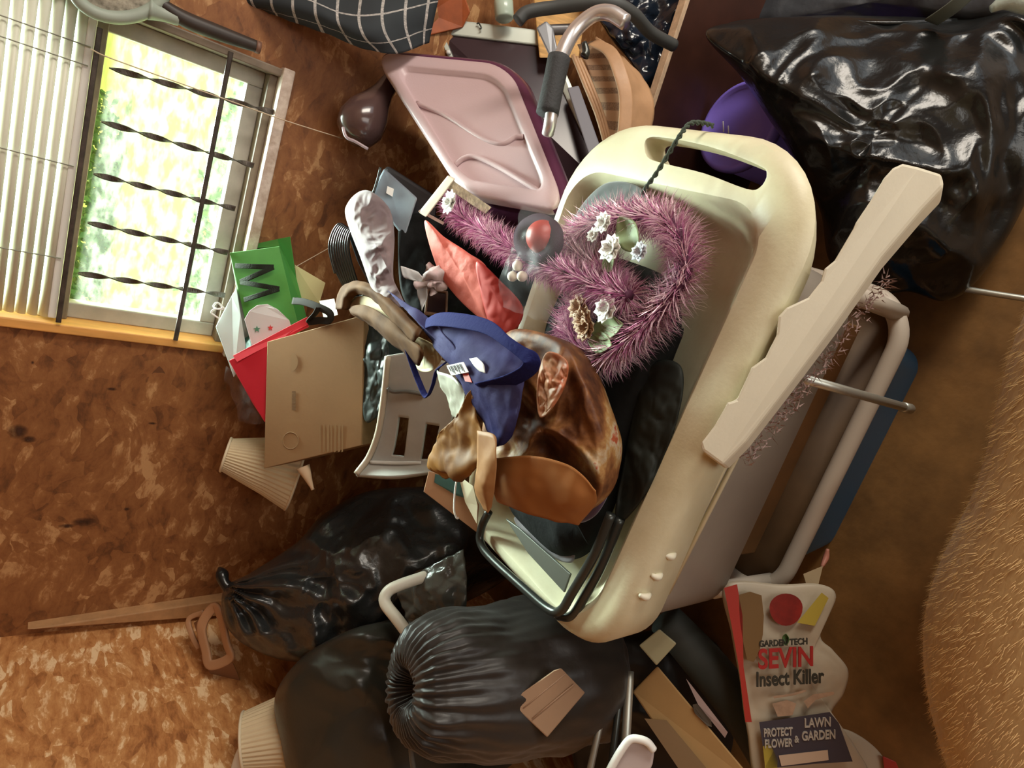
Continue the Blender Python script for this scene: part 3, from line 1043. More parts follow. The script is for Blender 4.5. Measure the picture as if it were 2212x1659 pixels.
# black tube frame in the tray end
tf = thing('tube_frame', 'black metal tube frame lying in the tray end', 'frame', ZP(1150, 1300, .79))
zz = .80
tube('outer_tube', [ZP(1056, 1105, zz), ZP(1040, 1140, zz), ZP(1038, 1172, zz), ZP(1060, 1205, zz), ZP(1125, 1265, zz), ZP(1185, 1316, zz), ZP(1212, 1318, zz), ZP(1236, 1280, zz), ZP(1285, 1195, zz), ZP(1320, 1110, zz)], .008, DARKTUBE, tf, 12, 70)
tube('inner_tube', [ZP(1205, 1330, zz - .02), ZP(1235, 1330, zz - .02), ZP(1262, 1290, zz - .02), ZP(1300, 1220, zz - .02), ZP(1340, 1120, zz - .02)], .008, DARKTUBE, tf, 12, 40)
prism('flat_plate', [ZP(1092, 1120, zz - .012), ZP(1120, 1140, zz - .012), ZP(1232, 1240, zz - .012), ZP(1218, 1280, zz - .012), ZP(1140, 1195, zz - .012)], V((0, 0, -.004)), mat('green_grey_metal', (.12, .13, .11), .45, .4), tf, .001)

# ================================================================== pink tinsel garlands
PINK = mat('pink_tinsel', (.60, .25, .42), .3, .3, c2=(.30, .07, .19), vscale=14)
PINKL = mat('pale_pink_tinsel', (.84, .62, .68), .28, .3)
CORE = mat('tinsel_core', (.10, .022, .06), .7)  # dark plum paints the shadow deep among the strands


def tinsel(parent, path, r, n, ln_, seed, closed=False, pale=.45):
    rnd = random.Random(seed)
    pp = cr(path, 160, closed)
    tube('wire', cr(path, 60, closed), r * .42, CORE, parent, 8, None, closed)
    vs, fs, mi = [], [], []
    k = len(pp)
    for _ in range(n):
        i = rnd.randrange(0, k - 1)
        t = (pp[(i + 1) % k] - pp[i]).normalized()
        a = t.orthogonal().normalized()
        b = t.cross(a)
        w = rnd.uniform(0, 2 * math.pi)
        rd = a * math.cos(w) + b * math.sin(w)
        base = pp[i] + (pp[(i + 1) % k] - pp[i]) * rnd.random() + rd * r * .3
        dr = (rd + t * rnd.uniform(-.75, .75) + V((rnd.gauss(0, .15), rnd.gauss(0, .15), rnd.gauss(0, .15)))).normalized()
        l = ln_ * rnd.uniform(.55, 1.15)
        s = dr.cross(t)
        s = (s.normalized() if s.length > 1e-6 else a) * rnd.uniform(.0004, .0008)
        mid = base + dr * l * .55 + t * rnd.uniform(-.003, .003)
        tip = base + dr * l + V((0, 0, -.004))
        j = len(vs)
        vs += [base - s, base + s, mid + s, mid - s, tip]
        fs += [(j, j + 1, j + 2, j + 3), (j + 3, j + 2, j + 4)]
        q = 1 if rnd.random() < pale else 0
        mi += [q, q]
    o = link('tinsel', vs, fs, PINK, parent, False, None, [PINK, PINKL])
    for p, q in zip(o.data.polygons, mi):
        p.material_index = q
    o['kind'] = 'stuff'
    return o


def flower(parent, c, r, m, seed, n=9):
    rnd = random.Random(seed)
    vs, fs = [], []
    for k in range(n * 2):
        a = k / n * math.pi * 2 + rnd.uniform(-.2, .2)
        lift = .25 if k < n else .8
        rr = r * (1 if k < n else .62)
        u = V((math.cos(a), math.sin(a), 0)) * rr + V((0, 0, lift * rr))
        w = V((-math.sin(a), math.cos(a), 0)) * rr * .42
        i = len(vs)
        vs += [c, c + u * .55 + w, c + u, c + u * .55 - w, c + u * .5 + V((0, 0, -.2 * rr))]
        fs += [(i, i + 1, i + 4), (i + 1, i + 2, i + 4), (i + 2, i + 3, i + 4), (i + 3, i, i + 4)]
    o = link('flower', vs, fs, m, parent, True)
    s = o.modifiers.new('thickness', 'SOLIDIFY')
    s.thickness = .001
    return o


def leaf(parent, a, b, w, m):
    ax = b - a
    sd = ax.cross(V((0, 0, 1))).normalized() * w
    rows = [[a + ax * t - sd * f, a + ax * t + V((0, 0, -.006 * f)), a + ax * t + sd * f] for t, f in ((0, .1), (.25, .8), (.5, 1), (.75, .75), (1, .05))]
    return net('leaf', rows, m, parent, .001, 9, 14, .0015, 60, 3)


WFL = mat('white_petals', (.85, .85, .80), .6)
GFL = mat('grey_white_petals', (.55, .56, .62), .6)
BFL = mat('brown_petals', (.34, .19, .10), .6)
LFG = mat('sage_leaf', (.20, .25, .12), .6, var=.2, vscale=40)
g1 = thing('garland', 'pink tinsel garland wreath with white flowers lying in the tray', 'garland', ZP(1380, 620, .80))
gz = .835
loop = [ZP(1235, 525, gz - .01), ZP(1290, 482, gz), ZP(1380, 468, gz), ZP(1450, 485, gz), ZP(1482, 560, gz), ZP(1455, 635, gz), ZP(1395, 700, gz), ZP(1335, 752, gz), ZP(1280, 768, gz), ZP(1240, 735, gz), ZP(1232, 680, gz - .01), ZP(1290, 640, gz), ZP(1330, 610, gz), ZP(1280, 575, gz)]
tinsel(g1, loop, .026, 9000, .040, 2, True, .62)
for px, py, r, m in ((1306, 482, .018, WFL), (1283, 508, .013, WFL), (1322, 538, .023, WFL), (1384, 545, .016, GFL), (1312, 668, .023, WFL)):
    flower(g1, ZP(px, py, gz + .035), r, m, px)
for px, py in ((1262, 690), (1252, 665), (1268, 710)):
    flower(g1, ZP(px, py, gz + .03), .022, BFL, py)
for a, b, w in (((1335, 470), (1375, 545), .02), ((1325, 560), (1300, 580), .014), ((1275, 715), (1345, 700), .018), ((1270, 735), (1320, 745), .016)):
    leaf(g1, ZP(*a, gz + .028), ZP(*b, gz + .03), w, LFG)
g2 = thing('garland', 'plastic wrapped tinsel garland with red bauble leaning over the tray rim', 'garland', ZP(1080, 560, .80))
gp = [ZP(975, 440, .86), ZP(1005, 475, .87), ZP(1075, 520, .87), ZP(1150, 560, .87), ZP(1225, 590, .87), ZP(1300, 622, .86), ZP(1360, 640, .855)]
tinsel(g2, gp, .024, 6500, .036, 5, False, .42)
flower(g2, ZP(975, 438, .905), .026, WFL, 11)
lathe('bauble', ZP(1172, 512, .885), ZP(1172, 512, .915), [(0, .012), (.3, .026), (.6, .027), (.85, .018), (1, .004)], mat('red_glass', (.36, .03, .018), .45), g2, 32)
tube('dark_ring', [ZP(1163 + 38 * math.cos(a), 518 + 40 * math.sin(a), .892) for a in [i / 20 * 2 * math.pi for i in range(20)]], .013, mat('dark_plum', (.045, .024, .036), .8, spec=.08), g2, 8, 40, True)
for px, py in ((1118, 574), (1107, 597), (1128, 597)):
    c = ZP(px, py, .905)
    lathe('berry', c - V((0, 0, .009)), c + V((0, 0, .009)), [(0, .001), (.1, .0055), (.3, .0083), (.5, .009), (.7, .0083), (.9, .0055), (1, .001)], mat('cream_berry', (.66, .56, .46), .5), g2, 16)
# clear wrap
CLR = bpy.data.materials.new('clear_film')
CLR.use_nodes = True
nt = CLR.node_tree
pb = nt.nodes['Principled BSDF']
pb.inputs['Base Color'].default_value = (.9, .9, .92, 1)
pb.inputs['Roughness'].default_value = .2
pb.inputs['Alpha'].default_value = .045
net('clear_wrap', [[ZP(1130, 445, .91), ZP(1230, 470, .90), ZP(1330, 455, .87)], [ZP(1110, 520, .93), ZP(1200, 530, .93), ZP(1290, 520, .90)], [ZP(1080, 600, .93), ZP(1170, 620, .93), ZP(1260, 640, .90)], [ZP(1090, 660, .88), ZP(1170, 690, .88), ZP(1240, 700, .87)]], CLR, g2, 0, 24, 24, .006, 40, 3)

# ================================================================== things between the cart and the wall
# coral fabric bag
CORAL = mat('coral_cloth', (.72, .17, .13), .65, c2=(.62, .13, .09), vscale=6, bump=.15, bscale=90)
CORALD = mat('deep_red_cloth', (.45, .035, .025), .6)
cb = thing('fabric_bag', 'coral red ribbed fabric bag leaning behind the cart', 'bag', D(1040, 700, 1.24))
pillow('front_panel', [D(917, 478, 1.27), D(960, 512, 1.25), D(1010, 545, 1.22), D(1055, 585, 1.2), D(1060, 690, 1.2), D(1040, 690, 1.22), D(985, 640, 1.25), D(945, 580, 1.27)], .012, .05, CORAL, cb, .003, 30, 3)
pillow('red_side', [D(1030, 565, 1.20), D(1085, 610, 1.18), D(1130, 665, 1.17), D(1112, 712, 1.17), D(1065, 715, 1.19), D(1040, 640, 1.2)], .008, .05, CORALD, cb, .003, 30, 4)
# cream boxed book
bkk = thing('book', 'cream edged book standing against the mauve tote lid', 'book', D(960, 460, 1.3))
prism('spine', [D(904, 459, 1.3), D(968, 378, 1.28), D(984, 386, 1.27), D(921, 470, 1.29)], away(940, 420, .015), mat('cream_board', (.66, .58, .46), .6, var=.08), bkk)
prism('cover_edge', [D(903, 457, 1.3), D(908, 452, 1.3), D(960, 480, 1.28), D(957, 486, 1.28)], away(930, 470, .01), mat('brown_edge', (.36, .24, .2), .6), bkk, .001)
prism('page_block', [D(975, 388, 1.29), D(1062, 448, 1.25), D(1048, 462, 1.25), D(962, 404, 1.29)], away(1010, 420, .02), mat('yellowed_pages', (.6, .52, .36), .8, c2=(.2, .17, .13), vscale=70, stretch=(1, 1, 4)), bkk, .001)
# blue grey electronics box
eb = thing('electronics_box', 'blue grey electronics box with white sticker near the tote', 'box', D(880, 500, 1.45))
ed = 1.43
BG = mat('blue_grey_metal', (.28, .34, .38), .4, .2, c2=(.17, .2, .25), vscale=5)
prism('face', [D(830, 363, ed), D(902, 428, ed - .03), D(874, 516, ed - .03), D(800, 420, ed)], away(850, 430, .03), BG, eb, .004)
prism('case', [D(836, 356, ed + .03), D(945, 425, ed), D(935, 560, ed), D(880, 590, ed), D(870, 500, ed), D(800, 420, ed + .03)], away(880, 450, .14), mat('black_case', (.02, .02, .023), .5), eb, .008)
prism('sticker', [D(837, 402, ed - .016), D(851, 408, ed - .018), D(848, 425, ed - .018), D(834, 417, ed - .016)], away(843, 413, .002), WHITE, eb, 0)
tube('edge_strip', [D(822, 362, ed - .005), D(815, 390, ed - .005), D(806, 418, ed - .005)], .003, DARKTUBE, eb, 8, 10)
# crumpled mauve grey bag
tag(pillow('cloth_bag', [D(747, 470, 1.38), D(752, 437, 1.38), D(778, 413, 1.39), D(806, 416, 1.38), D(842, 452, 1.36), D(852, 510, 1.34), D(850, 600, 1.3), D(872, 655, 1.27), D(838, 668, 1.27), D(805, 628, 1.3), D(780, 560, 1.34)], .04, .07, mat('mauve_grey_cloth', (.27, .22, .215), .8, spec=.12, c2=(.15, .115, .125), vscale=9, sheen=.2), None, .012, 26, 106, rings=44), 'crumpled mauve grey cloth bag next to the coiled cable', 'bag')
# cable coil
cp = []
for k in range(9):
    f = k / 8
    cp += [D(724 + 44 * f, 590 + 10 * f, 1.5), D(712 + 40 * f, 530 + 8 * f, 1.47 - .02 * f), D(730 + 30 * f, 486 + 14 * f, 1.45 - .02 * f), D(752 + 22 * f, 500 + 22 * f, 1.46), D(774 + 16 * f, 560 + 14 * f, 1.48), D(800 + 6 * f, 622 - 4 * f, 1.5), D(764 + 24 * f, 640, 1.54)]
tag(tube('cable', cp, .0036, mat('black_cable', (.02, .022, .025), .25, coat=.3), None, 8, 560), 'coiled black cable against the wall beside the yellow note', 'cable')
# dark bag in the gap
tag(pillow('dark_bag', [D(870, 470, 1.42), D(940, 470, 1.40), D(990, 560, 1.38), D(990, 660, 1.36), D(920, 690, 1.36), D(870, 640, 1.38), D(860, 540, 1.4)], .02, V((.05, .12, -.45)), BLACKCLOTH, None, .015, 14, 12), 'black cloth bag in the gap below the electronics box', 'bag')
# white crumpled papers
tag(net('paper', [[D(865, 574, 1.31), D(905, 588, 1.29)], [D(872, 598, 1.30), D(922, 612, 1.28)], [D(895, 608, 1.30), D(924, 625, 1.28)], [D(902, 640, 1.29), D(912, 672, 1.28)]], mat('bluish_paper', (.66, .72, .74), .7), None, .0015, 18, 18, .008, 30, 4), 'torn bluish white paper hanging beside the coral bag', 'paper')
tag(net('paper', [[D(902, 585, 1.29), D(918, 558, 1.28), D(955, 570, 1.27)], [D(900, 612, 1.27), D(930, 600, 1.25), D(968, 610, 1.26)], [D(908, 630, 1.29), D(938, 640, 1.27), D(962, 622, 1.27)]], mat('pinkish_paper', (.56, .46, .46), .7), None, .0015, 24, 24, .022, 30, 105), 'crumpled pinkish paper tucked under the coral bag', 'paper')
pf = thing('picture_frame', 'small dark picture frame with thin wood edge behind shopping bag', 'picture frame', D(945, 680, 1.36))
qq = [D(922, 622, 1.35), D(968, 628, 1.35), D(966, 682, 1.33), D(916, 676, 1.33)]
nn_ = (qq[1] - qq[0]).cross(qq[3] - qq[0]).normalized()
nn_ = nn_ if nn_.dot(qq[0] - CAM) > 0 else -nn_
_, iq = quad_frame('wood_edge', qq, .005, mat('thin_wood', (.25, .15, .09), .5), pf, .012, nn_)
prism('dark_picture', [p + nn_ * .004 for p in iq], nn_ * .006, mat('dark_print', (.025, .015, .018), .3), pf, 0)

# ---------------- cardboard box with gift bags
bxo = thing('cardboard_box', 'open brown cardboard box of gift bags under the window', 'box', D(680, 900, 1.62))
f00, f10, f11, f01 = D(577, 738, 1.50), D(787, 680, 1.44), D(781, 962, 1.44), D(570, 1012, 1.50)
bn_ = (f10 - f00).cross(f01 - f00).normalized()
bn_ = bn_ if bn_.dot(f00 - CAM) > 0 else -bn_
dep = bn_ * .19
tk = bn_ * .004
prism('front_panel', [f00, f10, f11, f01], tk, CARD, bxo, .0015)
prism('back_panel', [f00 + dep, f10 + dep, f11 + dep, f01 + dep], tk, CARD, bxo, .0015)
ex = (f10 - f00).normalized() * .004
prism('side_panel', [f00 + tk, f10 + tk, f10 + dep, f00 + dep], (f01 - f00).normalized() * .004, CARD, bxo, .001)
prism('side_panel', [f01 + tk, f11 + tk, f11 + dep, f01 + dep], (f00 - f01).normalized() * .004, CARD, bxo, .001)
prism('base_panel', [f10 + tk, f11 + tk, f11 + dep, f10 + dep], -ex, CARD, bxo, .001)
fd = lambda px, py: D(px, py, 1.50 - .06 * (px - 575) / 210 - .002)
# printed marks
fp_ = [o for o in bxo.children if o.name.startswith('front_panel')][0]
for y0_, y1_ in ((845, 849), (850.5, 857), (858.5, 865), (866.5, 872), (874, 879), (880.5, 885.5)):
    prism('print_smudge', [fd(631, y0_), fd(638.5, y0_), fd(638.5, y1_), fd(631, y1_)], bn_ * -.0005, CARDINK, fp_, 0)
for a in range(7):
    x = 690 + a * 8
    prism('barcode_bar', [fd(x, 918), fd(x + 3 + (a % 3), 917), fd(x + 3 + (a % 3), 975), fd(x, 977)], bn_ * -.0005, mat('faint_ink', (.27, .165, .075), .8), fp_, 0)
tube('recycle_mark', [fd(628 + 17 * math.cos(a), 952 + 18 * math.sin(a)) for a in [i / 12 * 2 * math.pi for i in range(12)]], .0012, mat('faint_ink', (.27, .165, .075), .8), fp_, 6, 30, True)
prism('half_round_mark', [fd(630 + (14 * math.cos(a) if True else 0), 782 + 20 * math.sin(a)) for a in [-math.pi / 2 + i / 10 * math.pi for i in range(11)]], bn_ * -.0005, mat('faint_ink', (.27, .165, .075), .8), fp_, 0)

GREEN = mat('green_gift_paper', (.085, .30, .055), .45, var=.1, vscale=10)
gb = thing('gift_bag', 'green paper gift bag with big dark letter in the box', 'gift bag', D(580, 690, 1.56))
gd = 1.56
prism('front_panel', [D(496, 546, gd), D(603, 532, gd - .02), D(628, 640, gd - .02), D(650, 720, gd - .02), D(545, 760, gd)], away(570, 620, .05), GREEN, gb, .001)
prism('gusset', [D(492, 540, gd + .055), D(600, 516, gd + .04), D(627, 511, gd + .03), D(640, 600, gd + .03), D(664, 692, gd + .03), D(640, 720, gd + .03), D(603, 533, gd)], away(620, 600, .012), mat('dark_green_paper', (.06, .27, .05), .45), gb, .001)
INK = mat('dark_glitter', (.02, .024, .016), .95, spec=.1, bump=.3, bscale=300)
mp_ = [(508, 574), (591, 577), (519, 609), (603, 624), (527, 648)]
for a, b in zip(mp_[:-1], mp_[1:]):
    tube('letter_stroke', [D(*a, gd - .008 - .02 * (a[0] - 500) / 100), D(*b, gd - .008 - .02 * (b[0] - 500) / 100)], 0, INK, gb, 8, 3, flat=(.0125, .002), up=DOWN)
# pale star card
cd = thing('greeting_card', 'pale round topped card with green and red stars', 'card', D(580, 730, 1.53))
prism('card', [D(528, 690, 1.53), D(538, 672, 1.53), D(556, 659, 1.53), D(578, 657, 1.53), D(600, 668, 1.52), D(625, 692, 1.52), D(640, 740, 1.52), D(548, 760, 1.53)], away(570, 700, .003), mat('pale_lilac_card', (.62, .58, .58), .6), cd, .0005)


def star(name, px, py, r, d, m, parent):
    pts = [D(px + (r if i % 2 == 0 else r * .42) * math.sin(i * math.pi / 5), py - (r if i % 2 == 0 else r * .42) * math.cos(i * math.pi / 5), d) for i in range(10)]
    return prism(name, pts, away(px, py, .0015), m, parent, 0)


star('star', 555, 711, 8, 1.526, mat('star_green', (.09, .26, .16), .5), cd)
star('star', 584, 708, 7, 1.522, mat('star_red', (.6, .06, .06), .5), cd)
# white gift bag
wg = thing('gift_bag', 'white paper gift bag with looped cord handles', 'gift bag', D(500, 760, 1.6))
prism('front_panel', [D(466, 706, 1.56), D(500, 640, 1.56), D(511, 622, 1.56), D(520, 680, 1.55), D(535, 770, 1.55), D(505, 815, 1.55)], away(500, 700, .03), mat('white_blue_paper', (.62, .72, .70), .55), wg, .001)
prism('gusset', [D(497, 550, 1.6), D(503, 555, 1.6), D(530, 668, 1.565), D(545, 760, 1.565), D(520, 760, 1.58), D(512, 630, 1.58)], away(515, 660, .01), mat('grey_paper', (.45, .43, .38), .6), wg, .001)
tube('cord_handle', [D(486, 668, 1.555), D(470, 654, 1.55), D(461, 662, 1.55), D(472, 668, 1.55), D(484, 664, 1.555)], .0022, WHITE, wg, 8, 24)
tube('cord_handle', [D(483, 668, 1.556), D(464, 668, 1.545), D(457, 676, 1.545), D(473, 688, 1.55)], .0022, WHITE, wg, 8, 24)
# red gift bag
RED = mat('red_gift_paper', (.52, .018, .035), .38, bump=.05, bscale=40)
rg = thing('gift_bag', 'bright red paper gift bags folded at the box front', 'gift bag', D(560, 860, 1.53))
prism('front_panel', [D(494, 779, 1.515), D(660, 690, 1.5), D(668, 706, 1.5), D(600, 740, 1.5), D(600, 900, 1.5), D(572, 912, 1.51), D(545, 870, 1.515)], away(560, 800, .008), RED, rg, .001)
prism('fold', [D(503, 768, 1.512), D(664, 684, 1.497), D(668, 700, 1.497), D(512, 782, 1.508)], away(560, 750, .003), mat('light_red_paper', (.66, .04, .06), .4), rg, .0005)
# clear cellophane
tag(net('cellophane', [[D(492, 790, 1.56), D(540, 810, 1.54), D(575, 820, 1.53)], [D(497, 840, 1.57), D(540, 860, 1.53), D(575, 870, 1.52)], [D(522, 910, 1.57), D(550, 915, 1.54), D(575, 915, 1.53)]], CLR, None, 0, 24, 24, .012, 30, 4), 'clear crinkled cellophane below the white gift bag', 'wrapping')
tag(pillow('tissue_paper', [D(522, 738, 1.57), D(545, 725, 1.55), D(560, 745, 1.54), D(540, 790, 1.55), D(518, 775, 1.57)], .015, .02, mat('teal_tissue', (.05, .15, .12), .6), None, .008, 40, 3), 'dark teal tissue paper between the white and red bags', 'tissue')
# yellow note, black ribbon, printed sheet
tag(prism('note', [D(637, 572, 1.6), D(703, 611, 1.58), D(690, 655, 1.58), D(646, 652, 1.6)], away(670, 610, .003), mat('pale_yellow_paper', (.74, .70, .38), .7), None, .0005), 'pale yellow paper note sticking out behind the green bag', 'paper')
tag(prism('note', [D(690, 650, 1.52), D(722, 645, 1.5), D(730, 680, 1.48), D(700, 690, 1.5)], away(710, 665, .003), mat('printed_white_paper', (.74, .72, .60), .7, c2=(.5, .48, .4), vscale=70), None, .0005), 'white printed paper slip at the box edge', 'paper')
tag(tube('ribbon', [D(632, 650, 1.5), D(655, 652, 1.48), D(685, 662, 1.46), D(712, 676, 1.45), D(711, 692, 1.45), D(690, 692, 1.46), D(668, 694, 1.47), D(682, 676, 1.455), D(688, 664, 1.45)], 0, mat('black_ribbon', (.02, .016, .012), .7, spec=.08), None, 10, 50, flat=(.017, .003), up=(RIGHT * .3 - DOWN)), 'black satin ribbon loop over the red gift bag', 'ribbon')
# dark bottle green bag beside the box
tag(pillow('plastic_bag', [D(780, 690, 1.47), D(835, 700, 1.45), D(838, 800, 1.42), D(825, 880, 1.42), D(785, 900, 1.44)], .012, V((.04, .03, -.08)), mat('dark_teal_film', (.03, .042, .04), .4, bump=.2, bscale=30), None, .012, 30, 15), 'dark teal plastic bag squeezed beside the cardboard box', 'bag')

# ---------------- grey slotted chair back
gc = thing('chair', 'grey plastic chair with slotted back beside the cardboard box', 'chair', D(870, 1050, 1.4))
GP = mat('grey_chair_plastic', (.36, .36, .33), .5, var=.08, vscale=14)
hole = lambda s, t: (.26 < s < .44 and .40 < t < .68) or (.68 < s < .86 and .42 < t < .70)
net('back', [[D(836, 768, 1.33), D(900, 762, 1.32), D(985, 790, 1.30)], [D(833, 840, 1.345), D(900, 845, 1.33), D(985, 860, 1.31)], [D(822, 930, 1.36), D(890, 940, 1.345), D(965, 950, 1.33)], [D(800, 990, 1.37), D(880, 1000, 1.355), D(950, 1000, 1.34)], [D(770, 1028, 1.35), D(850, 1032, 1.33), D(935, 1022, 1.33)]], GP, gc, .010, 61, 61, hole=hole)
chb = [o for o in gc.children][0]
tube('groove', [D(838, 838, 1.33), D(848, 846, 1.328), D(880, 846, 1.322), D(915, 852, 1.318)], .004, mat('groove_shade', (.11, .11, .10), .6), chb, 8, 20)  # raised dark tube, shade of a groove given as colour
tube('ridge', [D(800, 998, 1.358), D(850, 1000, 1.35), D(910, 1000, 1.345)], .004, mat('ridge_highlight', (.55, .56, .53), .35), chb, 8, 20)  # paler tube, the bright line along the ridge painted in
tube('side_edge', [D(838, 770, 1.325), D(830, 850, 1.338), D(818, 930, 1.352), D(798, 985, 1.36), D(770, 1024, 1.345)], .007, mat('worn_tan_edge', (.42, .36, .27), .5), gc, 8, 40)
# ---------------- lampshades
SH = mat('pleated_cream_shade', (.66, .54, .35), .75, var=.05)


def shade(label, p0, p1, r0, r1, grp):
    t = thing('lampshade', label, 'lampshade', p1, grp)
    n = 168
    lathe('pleats', p0, p1, [(0, r0), (.03, r0), (.3, r0 + (r1 - r0) * .27), (.6, r0 + (r1 - r0) * .56), (.97, r1), (1, r1)], SH, t, n, mod=lambda tt, a, j: .0018 * (1 if j % 4 < 2 else -1), cap=(False, False))
    for c, r in ((p0, r0), (p1, r1)):
        ax = (p1 - p0).normalized()
        u = ax.orthogonal().normalized()
        w = ax.cross(u)
        tube('rim', [c + (u * math.cos(a) + w * math.sin(a)) * (r + .001) for a in [i / 40 * 2 * math.pi for i in range(40)]], .0035, mat('shade_binding', (.72, .62, .44), .6), t, 8, 80, True)
    ax = (p1 - p0).normalized()
    fit_ = lathe('fitter', p0 + ax * .01, p0 + ax * .014, [(0, .012), (1, .012)], DULLMETAL, t, 16)
    u = ax.orthogonal().normalized()
    for k in range(3):
        dv = Matrix.Rotation(k * 2.094, 3, ax) @ u
        tube('spoke', [p0 + ax * .012, p0 + dv * r0], .0015, DULLMETAL, fit_, 6, 2)
    return t


shade('cream pleated lampshade below the cardboard box', D(488, 982, 1.62), D(640, 1020, 1.68), .042, .098, 'pleated lampshades')
shade('cream pleated lampshade between the left wall and black bags', D(528, 1602, 1.47), D(640, 1576, 1.50), .062, .088, 'pleated lampshades')
tag(pillow('cloth', [D(495, 1680, 1.5), D(515, 1615, 1.5), D(532, 1640, 1.5), D(550, 1660, 1.5), D(570, 1720, 1.5), D(510, 1730, 1.5)], .02, V((.05, .05, -.4)), WHITE, None, .006, 30, 3), 'white cloth at the foot of the left wall lampshade', 'cloth')
tag(lathe('paper_cone', D(655, 1008, 1.5), D(676, 1058, 1.5), [(0, .016), (.5, .009), (.9, .004), (1, .004)], mat('tan_paper', (.55, .38, .24), .7), None, 14), 'small twisted tan paper cone under the box', 'paper')

# ---------------- printed shopping bag
sb = thing('shopping_bag', 'brown printed shopping bag with navy lining and blue handles', 'shopping bag', ZP(1170, 1100, .80))
BRN = mat('brown_print_film', (.19, .072, .024), .5, spec=.25, c2=(.045, .018, .011), vscale=11, bump=.25, bscale=20)
_r = [n for n in BRN.node_tree.nodes if n.type == 'VALTORGB'][0].color_ramp
for p_, c_ in ((.42, (.10, .036, .016)), (.52, (.24, .10, .035)), (.57, (.34, .19, .07)), (.62, (.42, .33, .22)), (.66, (.33, .07, .03))):
    e_ = _r.elements.new(p_)
    e_.color = (*c_, 1)
_r.elements[-1].position = .74
ORG = mat('orange_brown_paper', (.30, .115, .026), .75, var=.12)
NAVY = mat('navy_film', (.05, .05, .12), .45)
NAVY2 = mat('slate_navy_cloth', (.06, .056, .13), .8, spec=.08, c2=(.02, .018, .075), vscale=12, bump=.2, bscale=40)
zb = .92
pillow('body', [ZP(1095, 718, zb), ZP(1210, 735, zb), ZP(1262, 820, zb - .01), ZP(1298, 915, zb - .02), ZP(1312, 1000, zb - .04), ZP(1290, 1085, zb - .05), ZP(1225, 1120, zb - .06), ZP(1130, 1095, zb - .04), ZP(1075, 1060, zb - .02), ZP(1040, 960, zb), ZP(1060, 840, zb)], .02, V((.0, .03, -.10)), BRN, sb, .02, 15, 105, rings=44, power=5)
net('front_paper', [[ZP(1062, 990, .945), ZP(1150, 985, .95), ZP(1235, 1010, .93), ZP(1290, 1055, .90)], [ZP(1066, 1040, .935), ZP(1150, 1050, .94), ZP(1230, 1075, .92), ZP(1285, 1090, .885)], [ZP(1078, 1082, .92), ZP(1140, 1105, .92), ZP(1200, 1128, .90), ZP(1250, 1135, .88)]], ORG, sb, .002, 30, 24, .006, 18, 6)
net('navy_lining', [[ZP(905, 690, .955), ZP(1000, 700, .97), ZP(1090, 740, .965), ZP(1150, 775, .96)], [ZP(935, 740, .97), ZP(1010, 765, .985), ZP(1080, 790, .98), ZP(1135, 812, .97)], [ZP(980, 800, .98), ZP(1030, 830, .99), ZP(1080, 840, .985), ZP(1125, 850, .975)], [ZP(1030, 880, .975), ZP(1060, 900, .98), ZP(1090, 905, .98), ZP(1120, 895, .97)], [ZP(1062, 960, .97), ZP(1072, 965, .97), ZP(1082, 960, .97), ZP(1095, 945, .965)]], NAVY2, sb, .003, 34, 40, .007, 24, 7)
FLM = mat('olive_brown_film', (.10, .048, .018), .8, spec=.08, c2=(.045, .02, .010), vscale=12)
zq = lambda l, z: [ZP(x, y, z) for x, y in l]
net('flap', [zq([(727, 668), (736, 630), (762, 609), (802, 616), (852, 655), (912, 716)], .985), zq([(738, 668), (748, 636), (770, 620), (806, 632), (850, 672), (903, 728)], .995), zq([(753, 668), (760, 646), (780, 634), (812, 650), (850, 692), (893, 740)], .98)], FLM, sb, .004, 40, 14, .003, 40, 8)
net('flap', [zq([(752, 668), (790, 660), (840, 688), (892, 738)], .98), zq([(762, 676), (800, 688), (852, 722), (915, 760)], .985), zq([(778, 684), (812, 712), (860, 752), (905, 790)], .965)], FLM, sb, .004, 26, 14, .004, 30, 9)
net('flap_lining', [zq([(755, 664), (766, 644), (800, 640), (830, 664)], .972), zq([(762, 672), (790, 672), (815, 682), (850, 704)], .966)], mat('tan_lining', (.34, .26, .14), .8), sb, .002, 16, 8, .003, 40, 3)
net('slate_band', [[ZP(838, 628, .985), ZP(885, 660, .98), ZP(930, 690, .97), ZP(985, 750, .985)], [ZP(868, 660, .985), ZP(905, 700, .985), ZP(950, 745, .975), ZP(1005, 815, .985)]], NAVY2, sb, .003, 30, 10, .003, 30, 9)
net('gold_flap', [[ZP(985, 900, .985), ZP(1010, 860, .985), ZP(1030, 830, .985)], [ZP(945, 945, .97), ZP(985, 945, .975), ZP(1030, 900, .98)], [ZP(930, 1000, .955), ZP(985, 1015, .97), ZP(1050, 965, .98)], [ZP(960, 1030, .94), ZP(1000, 1030, .955), ZP(1045, 1000, .97)]], mat('gold_brown_film', (.30, .135, .026), .55, spec=.25, c2=(.09, .035, .012), vscale=9), sb, .002, 30, 30, .01, 24, 10)
net('side_fold', [[ZP(1032, 930, .985), ZP(1066, 938, .985), ZP(1072, 960, .985)], [ZP(1032, 1010, .975), ZP(1050, 1010, .985), ZP(1072, 1010, .98)], [ZP(1030, 1060, .96), ZP(1045, 1060, .975), ZP(1068, 1060, .965)], [ZP(1046, 1100, .945), ZP(1054, 1108, .95), ZP(1062, 1095, .95)]], mat('peach_gold_film', (.42, .22, .085), .6, c2=(.26, .11, .032), vscale=8), sb, .002, 16, 24, .003, 40, 11)
